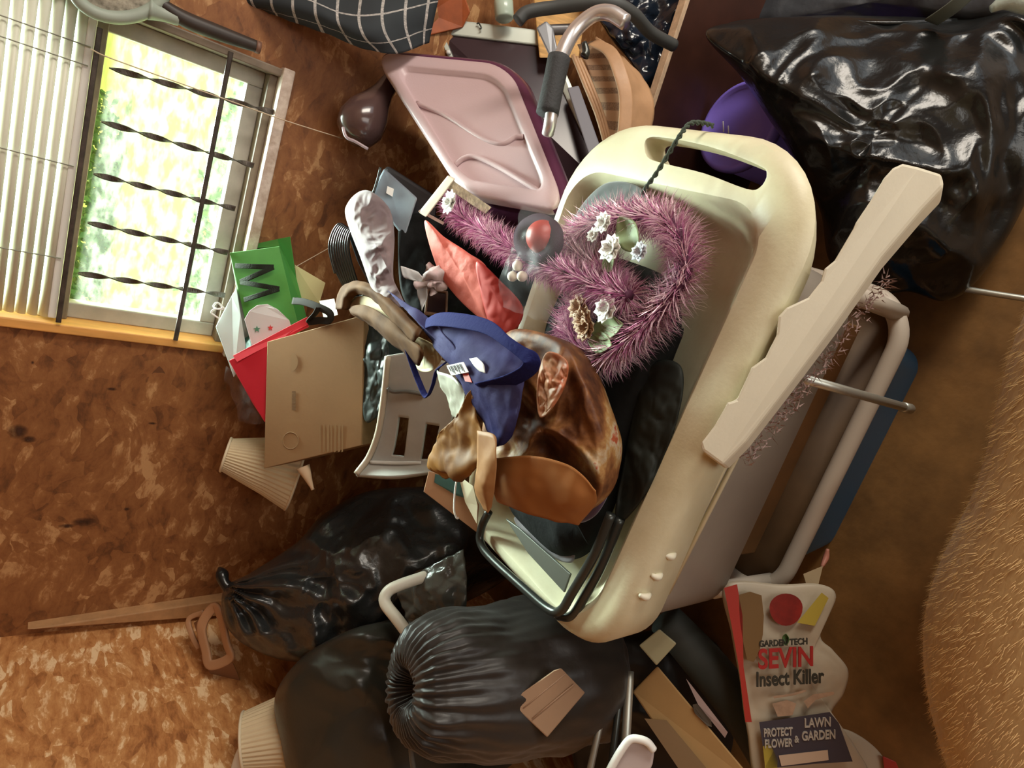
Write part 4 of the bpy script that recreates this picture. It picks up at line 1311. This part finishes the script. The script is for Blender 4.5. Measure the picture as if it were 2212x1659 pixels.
net('pale_fold', [[ZP(945, 800, .975), ZP(985, 815, .985), ZP(1005, 840, .985)], [ZP(960, 850, .97), ZP(985, 870, .975), ZP(1005, 890, .98)], [ZP(975, 900, .965), ZP(985, 905, .97), ZP(998, 905, .975)]], mat('pale_grey_film', (.36, .36, .29), .45), sb, .002, 18, 18, .006, 40, 12)
HB = mat('royal_navy_webbing', (.014, .016, .085), .8, spec=.06, bump=.2, bscale=150)
tube('handle_strap', [ZP(918, 700, .975), ZP(945, 690, .985), ZP(1000, 694, .995), ZP(1055, 708, 1.0), ZP(1095, 738, 1.005), ZP(1128, 762, 1.0), ZP(1148, 778, .995), ZP(1140, 800, .99), ZP(1100, 822, .99), ZP(1040, 838, .99)], [1.1, 1.3, 1.3, 1.1, .8, .9, 1.2, 1.2, 1.3, 1.4], HB, sb, 12, 70, flat=(.020, .003), up=(-DOWN + RIGHT * .5))
tube('handle_strap', [ZP(876, 742, .975), ZP(890, 785, .97), ZP(905, 825, .965), ZP(921, 856, .962), ZP(934, 835, .965), ZP(944, 800, .97), ZP(962, 784, .98)], 1, HB, sb, 12, 60, flat=(.011, .003), up=RIGHT)
lab0, lab1, lab2 = ZP(966, 790, 1.0), ZP(1002, 782, 1.0), ZP(1013, 804, 1.0)
lab3 = lab0 + (lab2 - lab1)
clab = prism('care_label', [lab0, lab1, lab2, lab3], V((0, 0, .0015)), WHITE, sb, 0)
for k in range(9):
    a = lab0 + (lab1 - lab0) * (.1 + .09 * k) + (lab3 - lab0) * .12 + V((0, 0, .002))
    e = (lab1 - lab0) * (.03 + .02 * (k % 2))
    prism('label_print', [a, a + e, a + e + (lab3 - lab0) * (.5 + .15 * (k % 3)), a + (lab3 - lab0) * (.5 + .15 * (k % 3))], V((0, 0, .0005)), mat('label_ink', (.05, .05, .06), .6), clab, 0)
prism('red_mark', [ZP(1000, 808, .995), ZP(1012, 806, .995), ZP(1020, 826, .995), ZP(1006, 824, .995)], V((0, 0, .001)), mat('mark_red', (.55, .06, .04), .5), sb, 0)
net('white_spot', [[ZP(1014, 775, .995), ZP(1030, 772, .997)], [ZP(1024, 790, .998), ZP(1044, 786, .998)], [ZP(1036, 802, .996), ZP(1048, 806, .996)]], mat('chalk_white', (.75, .75, .72), .7), sb, .001, 10, 12)
# ribbon frills inside the bag
tag(pillow('bow', [ZP(1180, 762, .965), ZP(1225, 780, .955), ZP(1222, 830, .95), ZP(1195, 880, .955), ZP(1165, 900, .955), ZP(1160, 830, .965)], .012, .015, mat('rust_ribbon', (.42, .09, .03), .5, c2=(.40, .25, .14), vscale=20), None, .016, 45, 7), 'crumpled rust ribbon bow on the printed shopping bag', 'bow')
tag(pillow('tissue_paper', [ZP(878, 722, .935), ZP(930, 740, .945), ZP(955, 770, .95), ZP(935, 800, .945), ZP(905, 800, .935), ZP(885, 765, .93)], .01, .02, mat('pale_yellow_tissue', (.50, .46, .26), .6), None, .008, 40, 3), 'pale yellow tissue paper showing under the blue handle', 'tissue')
# card and papers at the cart end
ce = thing('printed_carton', 'tan carton flap with dark green print near the cart end', 'carton', D(970, 1100, 1.3))
prism('flap', [D(926, 1018, 1.3), D(1000, 1030, 1.28), D(1035, 1090, 1.27), D(1030, 1150, 1.27), D(915, 1062, 1.3)], away(970, 1080, .006), mat('tan_carton', (.46, .26, .14), .7), ce, .001)
prism('green_print', [D(940, 1024, 1.292), D(995, 1034, 1.275), D(1012, 1078, 1.265), D(985, 1070, 1.275), D(938, 1042, 1.29)], away(970, 1050, .001), mat('dark_green_print', (.03, .09, .075), .6), ce, 0)
tag(prism('paper', [D(990, 1026, 1.262), D(1022, 1050, 1.24), D(1032, 1092, 1.24), D(1030, 1132, 1.24), D(1005, 1085, 1.255)], away(1010, 1080, .002), mat('cream_paper', (.78, .74, .54), .6), None, .0005), 'cream paper strip beside the black tube frame', 'paper')
tag(tube('cord_loop', [D(988, 1026, 1.262), D(983, 1060, 1.262), D(981, 1100, 1.262), D(986, 1118, 1.262), D(991, 1119, 1.262)], .002, WHITE, None, 6, 20), 'white cord loop hanging in front of the tan carton', 'cord')

# ================================================================== black bags at the left
b1 = thing('trash_bag', 'knotted glossy black trash bag in the room corner', 'bag', D(720, 1300, 1.7))
kn = D(492, 1262, 1.66)
pillow('bag_body', [D(478, 1305, 1.66), D(490, 1264, 1.66), D(540, 1238, 1.68), D(640, 1172, 1.7), D(700, 1110, 1.72), D(800, 1060, 1.72), D(930, 1060, 1.68), D(1010, 1130, 1.62), D(1000, 1200, 1.58), D(930, 1260, 1.56), D(850, 1330, 1.55), D(740, 1400, 1.56), D(640, 1430, 1.6), D(540, 1400, 1.64), D(490, 1355, 1.66)], .13, V((-.02, .12, -.72)), mat('sheen_black_film', (.022, .024, .024), .27, bump=.35, bscale=24, spec=.7), b1, .022, 10, 102, rings=46, seg=150, fold=.02, knot=kn)  # base lifted above the other black film so its colour carries sheen
tube('knot', [D(496, 1272, 1.64), D(484, 1258, 1.64), D(479, 1240, 1.65), D(474, 1226, 1.66)], [.016, .013, .016, .004], BLACKBAG, b1, 10, 14)
b2 = thing('trash_bag', 'smooth dark bag in front of the left wall lampshade', 'bag', D(760, 1560, 1.4))
pillow('bag_body', [D(640, 1432, 1.42), D(700, 1388, 1.42), D(790, 1350, 1.4), D(880, 1350, 1.46), D(950, 1420, 1.50), D(980, 1560, 1.50), D(1000, 1720, 1.48), D(820, 1760, 1.40), D(650, 1720, 1.38), D(606, 1600, 1.42), D(594, 1505, 1.43)], .12, V((-.02, .1, -.62)), SOFTBLACK, b2, .020, 7, 103, rings=40, seg=130)
# cinched roll
cbg = thing('stuff_sack', 'black cinched stuff sack with gathered round opening', 'bag', D(1010, 1640, 1.28))
a0, a1 = D(872, 1492, 1.13), D(1300, 1440, 1.36)
prof = [(.07, .002), (.06, .02), (.03, .034), (.0, .044), (-.012, .056), (.0, .078), (.03, .098), (.08, .112), (.16, .125), (.3, .135), (.5, .142), (.7, .145), (.9, .138), (.97, .11), (1, .02)]
rnd = random.Random(3)


def gather(t, a, j):
    w = math.exp(-max(t, 0) * 7) * .0065 * math.sin(a * 34 + 2.5 * math.sin(a * 3)) * (1 if t < .75 else 0)
    q = V((math.cos(a) * 1.5, math.sin(a) * 1.5, t * 4))
    return w + .014 * noise.noise(q) + .006 * noise.noise(q * 3)


fine = []
for i in range(len(prof) - 1):
    for k in range(5):
        f = k / 5
        fine.append((prof[i][0] * (1 - f) + prof[i + 1][0] * f, prof[i][1] * (1 - f) + prof[i + 1][1] * f))
fine.append(prof[-1])
lathe('sack', a0, a1, fine, mat('black_brown_nylon', (.022, .018, .015), .42, bump=.1, bscale=40, sheen=.1), cbg, 260, mod=gather)
tube('drawstring', [D(893, 1550, 1.16), D(888, 1590, 1.15), D(890, 1640, 1.15), D(900, 1690, 1.15)], .005, mat('olive_cord', (.10, .095, .08), .6), cbg, 8, 14)
# second black mass below the cart end
tag(pillow('trash_bag', [D(1230, 1400, 1.56), D(1310, 1380, 1.54), D(1400, 1380, 1.54), D(1470, 1470, 1.50), D(1480, 1760, 1.46), D(1300, 1800, 1.5), D(1230, 1600, 1.56)], .04, V((0, .03, -.4)), mat('dull_black_film', (.009, .009, .009), .5), None, .012, 9, 106), 'dull black bag on the floor below the cart end', 'bag')
# clear grey plastic
tag(net('plastic_bag', [[D(862, 1262, 1.43), D(920, 1232, 1.40), D(1000, 1186, 1.38)], [D(870, 1300, 1.42), D(935, 1280, 1.37), D(1008, 1240, 1.36)], [D(885, 1345, 1.40), D(940, 1330, 1.36), D(1008, 1300, 1.36)], [D(900, 1385, 1.38), D(945, 1380, 1.36), D(1005, 1350, 1.36)]], mat('smoky_film', (.085, .088, .078), .2, bump=.3, bscale=40), None, .003, 40, 40, .014, 26, 6), 'smoky grey plastic bag behind the white tube', 'bag')
# white tube
tag(tube('tube_frame', [D(985, 1215, 1.42), D(945, 1236, 1.40), D(868, 1262, 1.37), D(838, 1278, 1.36), D(832, 1302, 1.35), D(860, 1340, 1.33), D(905, 1400, 1.31)], .0125, mat('cream_white_metal', (.68, .66, .56), .4), None, 14, 60), 'bent white metal tube beside the cinched black sack', 'frame')
# tan slotted handle
th_ = thing('basket', 'tan plastic basket with slotted rim under the knotted bag', 'basket', D(450, 1440, 1.72))
TP = mat('tan_plastic', (.44, .235, .12), .45)
tube('rim', [D(436, 1352, 1.70), D(462, 1312, 1.70), D(476, 1330, 1.69), D(490, 1390, 1.68), D(497, 1420, 1.68), D(455, 1436, 1.69), D(445, 1405, 1.70)], 0, TP, th_, 12, 60, True, flat=(.010, .026), up=FWD)
tube('handle', [D(440, 1322, 1.74), D(408, 1338, 1.74), D(416, 1375, 1.73), D(430, 1400, 1.73)], 0, TP, th_, 10, 30, flat=(.008, .014), up=FWD)
prism('side', [D(418, 1345, 1.76), D(436, 1335, 1.74), D(450, 1440, 1.72), D(500, 1424, 1.70), D(520, 1470, 1.74), D(470, 1500, 1.77)], away(460, 1420, .02), mat('tan_plastic_inner', (.28, .14, .07), .5), th_, .003)

# ================================================================== foot of the cart
tg = thing('cardboard_tag', 'small square tan cardboard tag on the black bag', 'tag', D(1180, 1560, 1.16))
prism('card', [D(1100, 1516, 1.09), D(1196, 1448, 1.11), D(1212, 1443, 1.11), D(1264, 1496, 1.12), D(1182, 1593, 1.10)], away(1180, 1515, .012), mat('tan_card', (.34, .215, .13), .75, var=.05), tg, .002)
for a, b in (((1130, 1530), (1222, 1455)), ((1150, 1553), (1240, 1478))):
    tube('crease', [D(*a, 1.094), D(*b, 1.112)], .0012, mat('crease_tan', (.40, .26, .17), .75), tg, 6, 3)
for a, b, r, m in (((1318, 1470), (1288, 1700), .006, DULLMETAL), ((1345, 1455), (1322, 1700), .0065, DARKTUBE), ((1352, 1480), (1312, 1640), .010, DULLMETAL), ((1300, 1500), (1255, 1700), .005, DULLMETAL)):
    pass
for (a, b, r, m, lb) in (((1318, 1465), (1262, 1720), .0065, DULLMETAL, 'thin grey metal pole nearest the cardboard tag'), ((1345, 1455), (1312, 1720), .0065, DARKTUBE, 'thin dark metal pole between two grey poles'), ((1360, 1450), (1345, 1720), .009, DULLMETAL, 'thicker grey metal pole nearest the yellow carton')):
    tag(tube('metal_pole', [D(*a, 1.24), D((a[0] * .6 + b[0] * .4), (a[1] * .6 + b[1] * .4), 1.2), D(*b, 1.16)], r, m, None, 10, 12), lb, 'pole', 'poles at the cart foot')
wh = thing('plastic_handle', 'white plastic handle with rounded end near the metal poles', 'handle', D(1360, 1660, 1.05))  # loose white plastic handle with a rounded end
prism('face', [D(1316, 1665, 1.06), D(1346, 1614, 1.06), D(1368, 1594, 1.055), D(1400, 1604, 1.05), D(1414, 1622, 1.05), D(1410, 1650, 1.05), D(1385, 1710, 1.05), D(1290, 1720, 1.06)], away(1360, 1640, .02), mat('mauve_white', (.52, .45, .44), .5), wh, .004)
tube('edge', [D(1300, 1700, 1.045), D(1322, 1655, 1.045), D(1348, 1612, 1.045), D(1366, 1596, 1.045), D(1396, 1602, 1.042), D(1412, 1620, 1.042)], .0065, WHITEPL, wh, 10, 30)
# long carton
lc_ = thing('carton', 'long yellow brown carton with hand slot leaning on floor', 'box', D(1520, 1640, 1.25))
prism('face', [D(1366, 1494, 1.25), D(1420, 1438, 1.23), D(1640, 1700, 1.15), D(1560, 1780, 1.16)], away(1480, 1580, .07), mat('yellow_carton', (.36, .22, .085), .7, var=.08), lc_, .003)
prism('hand_slot', [D(1496, 1522, 1.195), D(1505, 1520, 1.195), D(1536, 1556, 1.185), D(1538, 1570, 1.185), D(1528, 1568, 1.185), D(1500, 1540, 1.195)], away(1515, 1545, .002), mat('slot_dark', (.06, .045, .03), .8), lc_, 0)  # dark plate, not cut through; its colour gives the shade inside the slot
prism('mauve_tape', [D(1482, 1466, 1.212), D(1492, 1478, 1.21), D(1572, 1582, 1.178), D(1566, 1594, 1.178), D(1508, 1522, 1.198)], away(1525, 1530, .002), mat('mauve_tape', (.27, .18, .16), .6), lc_, 0)
prism('lower_flap', [D(1392, 1552, 1.228), D(1440, 1556, 1.215), D(1560, 1700, 1.165), D(1520, 1740, 1.17)], away(1470, 1640, .003), mat('brown_flap', (.20, .125, .06), .7), lc_, 0)
tag(prism('foam_block', [D(1380, 1394, 1.21), D(1424, 1358, 1.2), D(1462, 1390, 1.19), D(1418, 1438, 1.2)], away(1420, 1396, .03), mat('pale_olive_foam', (.38, .36, .22), .7), None, .003), 'pale yellow square block above the long carton', 'block')
tag(tube('foam_roll', [D(1436, 1336, 1.30), D(1520, 1430, 1.29), D(1600, 1530, 1.28), D(1680, 1660, 1.27)], [.036, .042, .044, .044], mat('dark_green_grey_foam', (.04, .047, .042), .7, var=.2), None, 20, 24), 'dark grey green foam roll beside the insecticide bag', 'roll')

# ---------------- insect killer bag
ik = thing('insecticide_bag', 'white red and yellow insecticide bag with printed front', 'bag', D(1720, 1640, 1.25))
sd_ = 1.19
BAGW = mat('white_poly_bag', (.46, .40, .30), .42, var=.06, vscale=10, bump=.2, bscale=14)  # white darkened toward brown for the shadow the bag stands in
pts = [(1566, 1262), (1690, 1262), (1772, 1262), (1806, 1290), (1772, 1370), (1800, 1405), (1832, 1448), (1822, 1500), (1795, 1550), (1846, 1610), (1870, 1700), (1655, 1710), (1612, 1570), (1598, 1470), (1580, 1370)]
pillow('sack', [D(x, y, sd_) for x, y in pts], .018, .06, BAGW, ik, .004, 20, 4)


def ip(px, py, off=.0):
    return D(px, py, sd_ - .026 - off)


for nm, q, m in (('red_band', [(1564, 1270), (1592, 1262), (1604, 1330), (1606, 1440), (1624, 1560), (1610, 1560), (1596, 1440), (1580, 1350)], mat('print_red', (.36, .03, .02), .5)),
                 ('brown_band', [(1596, 1285), (1620, 1278), (1645, 1286), (1650, 1330), (1648, 1370), (1640, 1410), (1628, 1430), (1614, 1426), (1606, 1390), (1598, 1340)], mat('print_brown', (.16, .09, .03), .6)),
                 ('yellow_band', [(1722, 1345), (1775, 1280), (1790, 1292), (1760, 1352)], mat('print_yellow', (.42, .33, .05), .5)),
                 ('dark_panel', [(1640, 1560), (1700, 1552), (1792, 1538), (1812, 1562), (1842, 1645), (1760, 1650), (1655, 1660)], mat('print_navy', (.045, .04, .055), .5)),
                 ('pale_strip', [(1682, 1632), (1788, 1620), (1790, 1642), (1688, 1655)], mat('print_peach', (.5, .38, .28), .5)),
                 ('yellow_corner', [(1648, 1612), (1664, 1608), (1680, 1640), (1676, 1690), (1656, 1690)], mat('print_yellow', (.42, .33, .05), .5))):
    pr_ = prism(nm, [ip(x, y, .003 if nm == 'pale_strip' else .001) for x, y in q], away(1700, 1450, .002), m, dpan if nm == 'pale_strip' else ik, 0)
    dpan = pr_ if nm == 'dark_panel' else (dpan if nm != 'red_band' else None)
prism('tomato_print', [ip(1698 + 36 * math.cos(a), 1312 + (40 if math.sin(a) > 0 else 30) * math.sin(a), .001) for a in [i / 24 * 2 * math.pi for i in range(24)]], away(1700, 1320, .002), mat('tomato_red', (.27, .018, .012), .5, c2=(.12, .008, .006), vscale=18), ik, 0)
RIT, UPT = ip(1760, 1425) - ip(1640, 1440), ip(1640, 1390) - ip(1640, 1440)
tx = lambda s, px, py, h, w, m, nm, par=None: text(s, ip(px, py, .002), ip(px + 100, py - 6) - ip(px, py), ip(px, py - 100) - ip(px, py), h * (sd_ - .026) / F_PX, m, nm, par or ik, w * (sd_ - .026) / F_PX)
TRED, TBLK, TGRY = mat('letter_red', (.34, .02, .018), .5), mat('letter_black', (.03, .03, .022), .5), mat('letter_grey', (.4, .37, .32), .5)
tx('GARDEN TECH', 1640, 1398, 14, 104, TBLK, 'lettering')
tx('SEVIN', 1638, 1446, 44, 118, TRED, 'lettering')
tx('Insect Killer', 1634, 1484, 32, 146, TBLK, 'lettering')
tx('PROTECT', 1650, 1592, 18, 62, TGRY, 'lettering', dpan)
tx('FLOWER', 1652, 1616, 18, 60, TGRY, 'lettering', dpan)
tx('LAWN', 1738, 1572, 20, 56, TGRY, 'lettering', dpan)
tx('&', 1716, 1604, 14, 10, TGRY, 'lettering', dpan)
tx('GARDEN', 1732, 1600, 20, 72, TGRY, 'lettering', dpan)
for q_ in ([(1670, 1504), (1712, 1498), (1740, 1490), (1742, 1494), (1712, 1503), (1672, 1509)], [(1668, 1520), (1700, 1512), (1720, 1520), (1712, 1545), (1680, 1548)], [(1736, 1515), (1756, 1500), (1800, 1494), (1802, 1500), (1762, 1512), (1745, 1530)]):
    prism('faint_print', [ip(x, y, .001) for x, y in q_], away(1700, 1450, .002), mat('print_faded_peach', (.36, .24, .16), .6, var=.2, vscale=60), ik, 0)
leaf(ik, ip(1696, 1394, .003), ip(1698, 1370, .003), .006, mat('print_leaf', (.08, .16, .05), .6))
ik2 = thing('seed_bag', 'white and red bag behind the insecticide bag at floor level', 'bag', D(1880, 1650, 1.27))
pillow('sack', [D(1800, 1590, 1.27), D(1835, 1578, 1.27), D(1900, 1625, 1.27), D(1935, 1700, 1.27), D(1830, 1720, 1.27)], .01, .03, mat('cream_poly', (.44, .38, .28), .5), ik2, .003, 20, 3)
prism('red_panel', [D(1906, 1632, 1.255), D(1935, 1645, 1.255), D(1960, 1700, 1.255), D(1915, 1700, 1.255)], away(1925, 1660, .02), mat('print_red', (.36, .03, .02), .5), ik2, .002)
tag(prism('scrap', [D(1735, 1240, 1.27), D(1778, 1222, 1.27), D(1768, 1262, 1.26), D(1745, 1275, 1.26)], away(1755, 1250, .003), mat('tan_scrap', (.4, .3, .17), .7), None, .0005), 'torn tan paper scrap above the insecticide bag', 'paper')
tag(tube('stick', [D(1788, 1186, 1.3), D(1784, 1205, 1.3), D(1775, 1225, 1.29)], [.003, .006, .003], mat('pink_plastic', (.5, .2, .14), .5), None, 8, 10), 'small pink plastic stick near the blue bin', 'stick')

# ---------------- folded chair with scalloped cream arm
fc = thing('folding_chair', 'folded chair with scalloped cream arm and metal tube legs', 'chair', D(1800, 760, .95))
ol = [(2036, 374), (2040, 402), (1990, 455), (1905, 555), (1800, 705), (1700, 838), (1610, 955), (1560, 1006), (1516, 974), (1511, 958), (1542, 918), (1563, 882), (1570, 868), (1590, 862), (1615, 808), (1622, 792), (1652, 770), (1676, 722), (1680, 682), (1698, 662), (1745, 640), (1772, 606), (1780, 578), (1802, 560), (1842, 492), (1848, 478), (1880, 430), (1910, 380), (1928, 360), (1950, 350), (1985, 358)]
dep_ = lambda x, y: .78 + .10 * (y - 350) / 650
prism('arm', [D(x, y, dep_(x, y)) for x, y in ol], RIGHT * .019 + DOWN * .011 + FWD * .034, CREAM2, fc, .005)
for a, b in (((1722, 700), (1690, 830)),):
    pass
for k, (a, b) in enumerate((((1735, 818), (1962, 882)),)):
    tube('leg', [D(*a, .93), D(*b, 1.12)], .0075, DULLMETAL, fc, 12, 3)
    tube('foot', [D(b[0] - 12, b[1] - 3, 1.11), D(b[0] + 4, b[1] + 1, 1.125)], .009, DULLMETAL, fc, 12, 3)
# rough fringe under the arm
rnd = random.Random(12)
vs, fs = [], []
for k in range(420):
    f = rnd.random()
    x, y = 1905 + (1590 - 1905) * f + rnd.uniform(4, 34), 585 + (985 - 585) * f + rnd.uniform(4, 26)
    p = D(x, y, dep_(0, y) + .03 + rnd.uniform(0, .02))
    dr = V((rnd.gauss(0, 1), rnd.gauss(0, 1), rnd.gauss(0, 1))).normalized() * rnd.uniform(.006, .016)
    s_ = dr.orthogonal().normalized() * .0011
    i = len(vs)
    vs += [p - s_, p + s_, p + dr]
    fs.append((i, i + 1, i + 2))
fr = link('fringe', vs, fs, mat('dusty_fringe', (.30, .20, .18), .6), fc, False)
fr['kind'] = 'stuff'
tag(tube('metal_rod', [D(2044, 617, 1.27), D(2130, 632, 1.22), D(2260, 652, 1.16)], .0058, DULLMETAL, None, 12, 6), 'thin silver metal rod beside the large black bag', 'rod')

# ---------------- large black bag at the right
lb_ = thing('trash_bag', 'large shiny black trash bag spread on the floor right of cart', 'bag', D(1950, 420, 1.25))
bd = 1.22
pillow('bag_body', [D(1524, 74, 1.36), D(1600, 46, 1.35), D(1760, 34, 1.33), D(1950, 36, 1.32), D(2090, 40, 1.28), D(2260, 10, 1.22), D(2300, 200, 1.2), D(2212, 445, 1.22), D(2112, 605, 1.26), D(2040, 650, 1.28), D(1960, 630, 1.3), D(1850, 640, 1.32), D(1790, 560, 1.36), D(1770, 450, 1.40), D(1706, 325, 1.34), D(1664, 262, 1.34), D(1600, 165, 1.35)], .14, V((.0, .02, -.05)), BLACKBAG, lb_, .030, 8, 108, rings=70, seg=190, power=1.7)
tube('top_seam', [D(1526, 74, 1.415), D(1600, 48, 1.39), D(1760, 40, 1.33), D(1900, 50, 1.27), D(2066, 44, 1.26)], .004, BLACKBAG, lb_, 8, 40)
gy = pillow('duffel_bag', [D(1580, 60, 1.64), D(1600, -40, 1.64), D(1750, -80, 1.52), D(2000, -90, 1.32), D(2270, -90, 1.15), D(2290, 40, 1.16), D(2090, 70, 1.30), D(1900, 80, 1.44), D(1720, 80, 1.56)], .05, V((.06, .1, -.12)), mat('grey_black_nylon', (.035, .04, .048), .55, bump=.15, bscale=60), None, .02, 9, 9)
tag(gy, 'grey black nylon duffel bag behind the large shiny bag', 'bag')
tag(tube('strap', [D(2110, -30, 1.14), D(2060, 15, 1.17), D(2012, 48, 1.22)], 0, mat('olive_webbing', (.12, .14, .12), .7), None, 10, 14, flat=(.03, .004), up=RIGHT), 'olive grey webbing strap across the nylon duffel', 'strap')
tag(tube('crumpled_film', [D(2140, 20, 1.06), D(2180, 2, 1.05), D(2240, 14, 1.04)], [.006, .014, .016], mat('pale_film', (.35, .4, .36), .25, bump=.4, bscale=50), None, 10, 12), 'scrap of pale crumpled film on the black bag top', 'wrapping')

# ================================================================== dog
FUR = mat('tan_fur', (.62, .44, .20), .75, c2=(.50, .33, .14), vscale=38, stretch=(.35, 1, 1), bump=.5, bscale=120, sheen=.4, dist=.004)
dg = thing('dog', 'tan short haired dog standing on the floor beside the cart', 'dog', (-.2, .1, 0))
bmv = []
edges = []
rad = []


def jv(p, r, prev=None):
    bmv.append(V(p))
    rad.append(r)
    if prev is not None:
        edges.append((prev, len(bmv) - 1))
    return len(bmv) - 1


DY = .10
hip = jv((-.38, DY + .035, .385), (.205, .18))
loin = jv((-.13, DY + .03, .40), (.135, .16), hip)
rib = jv((.14, DY + .085, .40), (.20, .19), loin)
che = jv((.36, DY + .10, .42), (.18, .18), rib)
nec = jv((.50, DY - .02, .56), (.10, .10), che)
hea = jv((.62, DY - .03, .65), (.095, .095), nec)
muz = jv((.74, DY - .03, .61), (.05, .05), hea)
nose_ = jv((.80, DY - .03, .60), (.035, .035), muz)
rmp = jv((-.50, DY - .01, .38), (.11, .12), hip)
t1 = jv((-.60, DY - .06, .36), (.035, .035), rmp)
t2 = jv((-.74, DY - .12, .26), (.022, .022), t1)
t3 = jv((-.84, DY - .14, .22), (.01, .01), t2)
for sy in (-1, 1):
    k1 = jv((-.34, DY + sy * .10, .27), (.095, .085), hip)
    k2 = jv((-.27, DY + sy * .12, .20), (.06, .06), k1)
    hk = jv((-.42, DY + sy * .12, .11), (.028, .028), k2)
    pw = jv((-.39, DY + sy * .12, .03), (.024, .024), hk)
    pt = jv((-.33, DY + sy * .12, .022), (.024, .022), pw)
    s1 = jv((.36, DY + sy * .10, .26), (.06, .06), che)
    s2 = jv((.34, DY + sy * .11, .14), (.032, .032), s1)
    s3 = jv((.35, DY + sy * .11, .03), (.026, .026), s2)
    s4 = jv((.40, DY + sy * .11, .022), (.026, .022), s3)
    er = jv((.59, DY - .03 + sy * .075, .70), (.03, .015), hea)
    e2_ = jv((.58, DY - .03 + sy * .115, .64), (.02, .01), er)
me = bpy.data.meshes.new('body')
me.from_pydata([tuple(v - V((-.2, .1, 0))) for v in bmv], edges, [])
ob = bpy.data.objects.new('body', me)
COL.objects.link(ob)
ob.parent = dg
sk = ob.modifiers.new('skin', 'SKIN')
sk.use_smooth_shade = True
for i, r in enumerate(rad):
    me.skin_vertices[0].data[i].radius = r
me.skin_vertices[0].data[0].use_root = True
ss = ob.modifiers.new('sub', 'SUBSURF')
ss.levels = ss.render_levels = 3
me.materials.append(FUR)
bpy.context.view_layer.update()
ev = bpy.data.meshes.new_from_object(ob.evaluated_get(bpy.context.evaluated_depsgraph_get()))
rnd = random.Random(4)
polys = [(p.center.copy(), p.normal.copy(), p.area) for p in ev.polygons]
tot = sum(p[2] for p in polys)
off = V((-.2, .1, 0))
vs, fs = [], []
for c, n, a in polys:
    for _ in range(int(a / tot * 42000 + rnd.random())):
        e = a ** .5
        t = n.orthogonal().normalized()
        b = n.cross(t)
        p = c + t * rnd.uniform(-.5, .5) * e + b * rnd.uniform(-.5, .5) * e + off
        lay = V((-1, .15, -.35))
        lay = (lay - n * lay.dot(n))
        dr = (lay.normalized() * 1.0 + n * rnd.uniform(.25, .5) + V((rnd.gauss(0, .18), rnd.gauss(0, .18), rnd.gauss(0, .18)))).normalized() * rnd.uniform(.009, .018)
        s_ = dr.cross(n)
        s_ = (s_.normalized() if s_.length > 1e-6 else t) * .0006
        i = len(vs)
        vs += [p - s_ - n * .002, p + s_ - n * .002, p + dr]
        fs.append((i, i + 1, i + 2))
bpy.data.meshes.remove(ev)
fu = link('fur', vs, fs, mat('tan_hair', (.85, .62, .30), .6, c2=(.68, .47, .21), vscale=30), dg, False)
fu['kind'] = 'stuff'
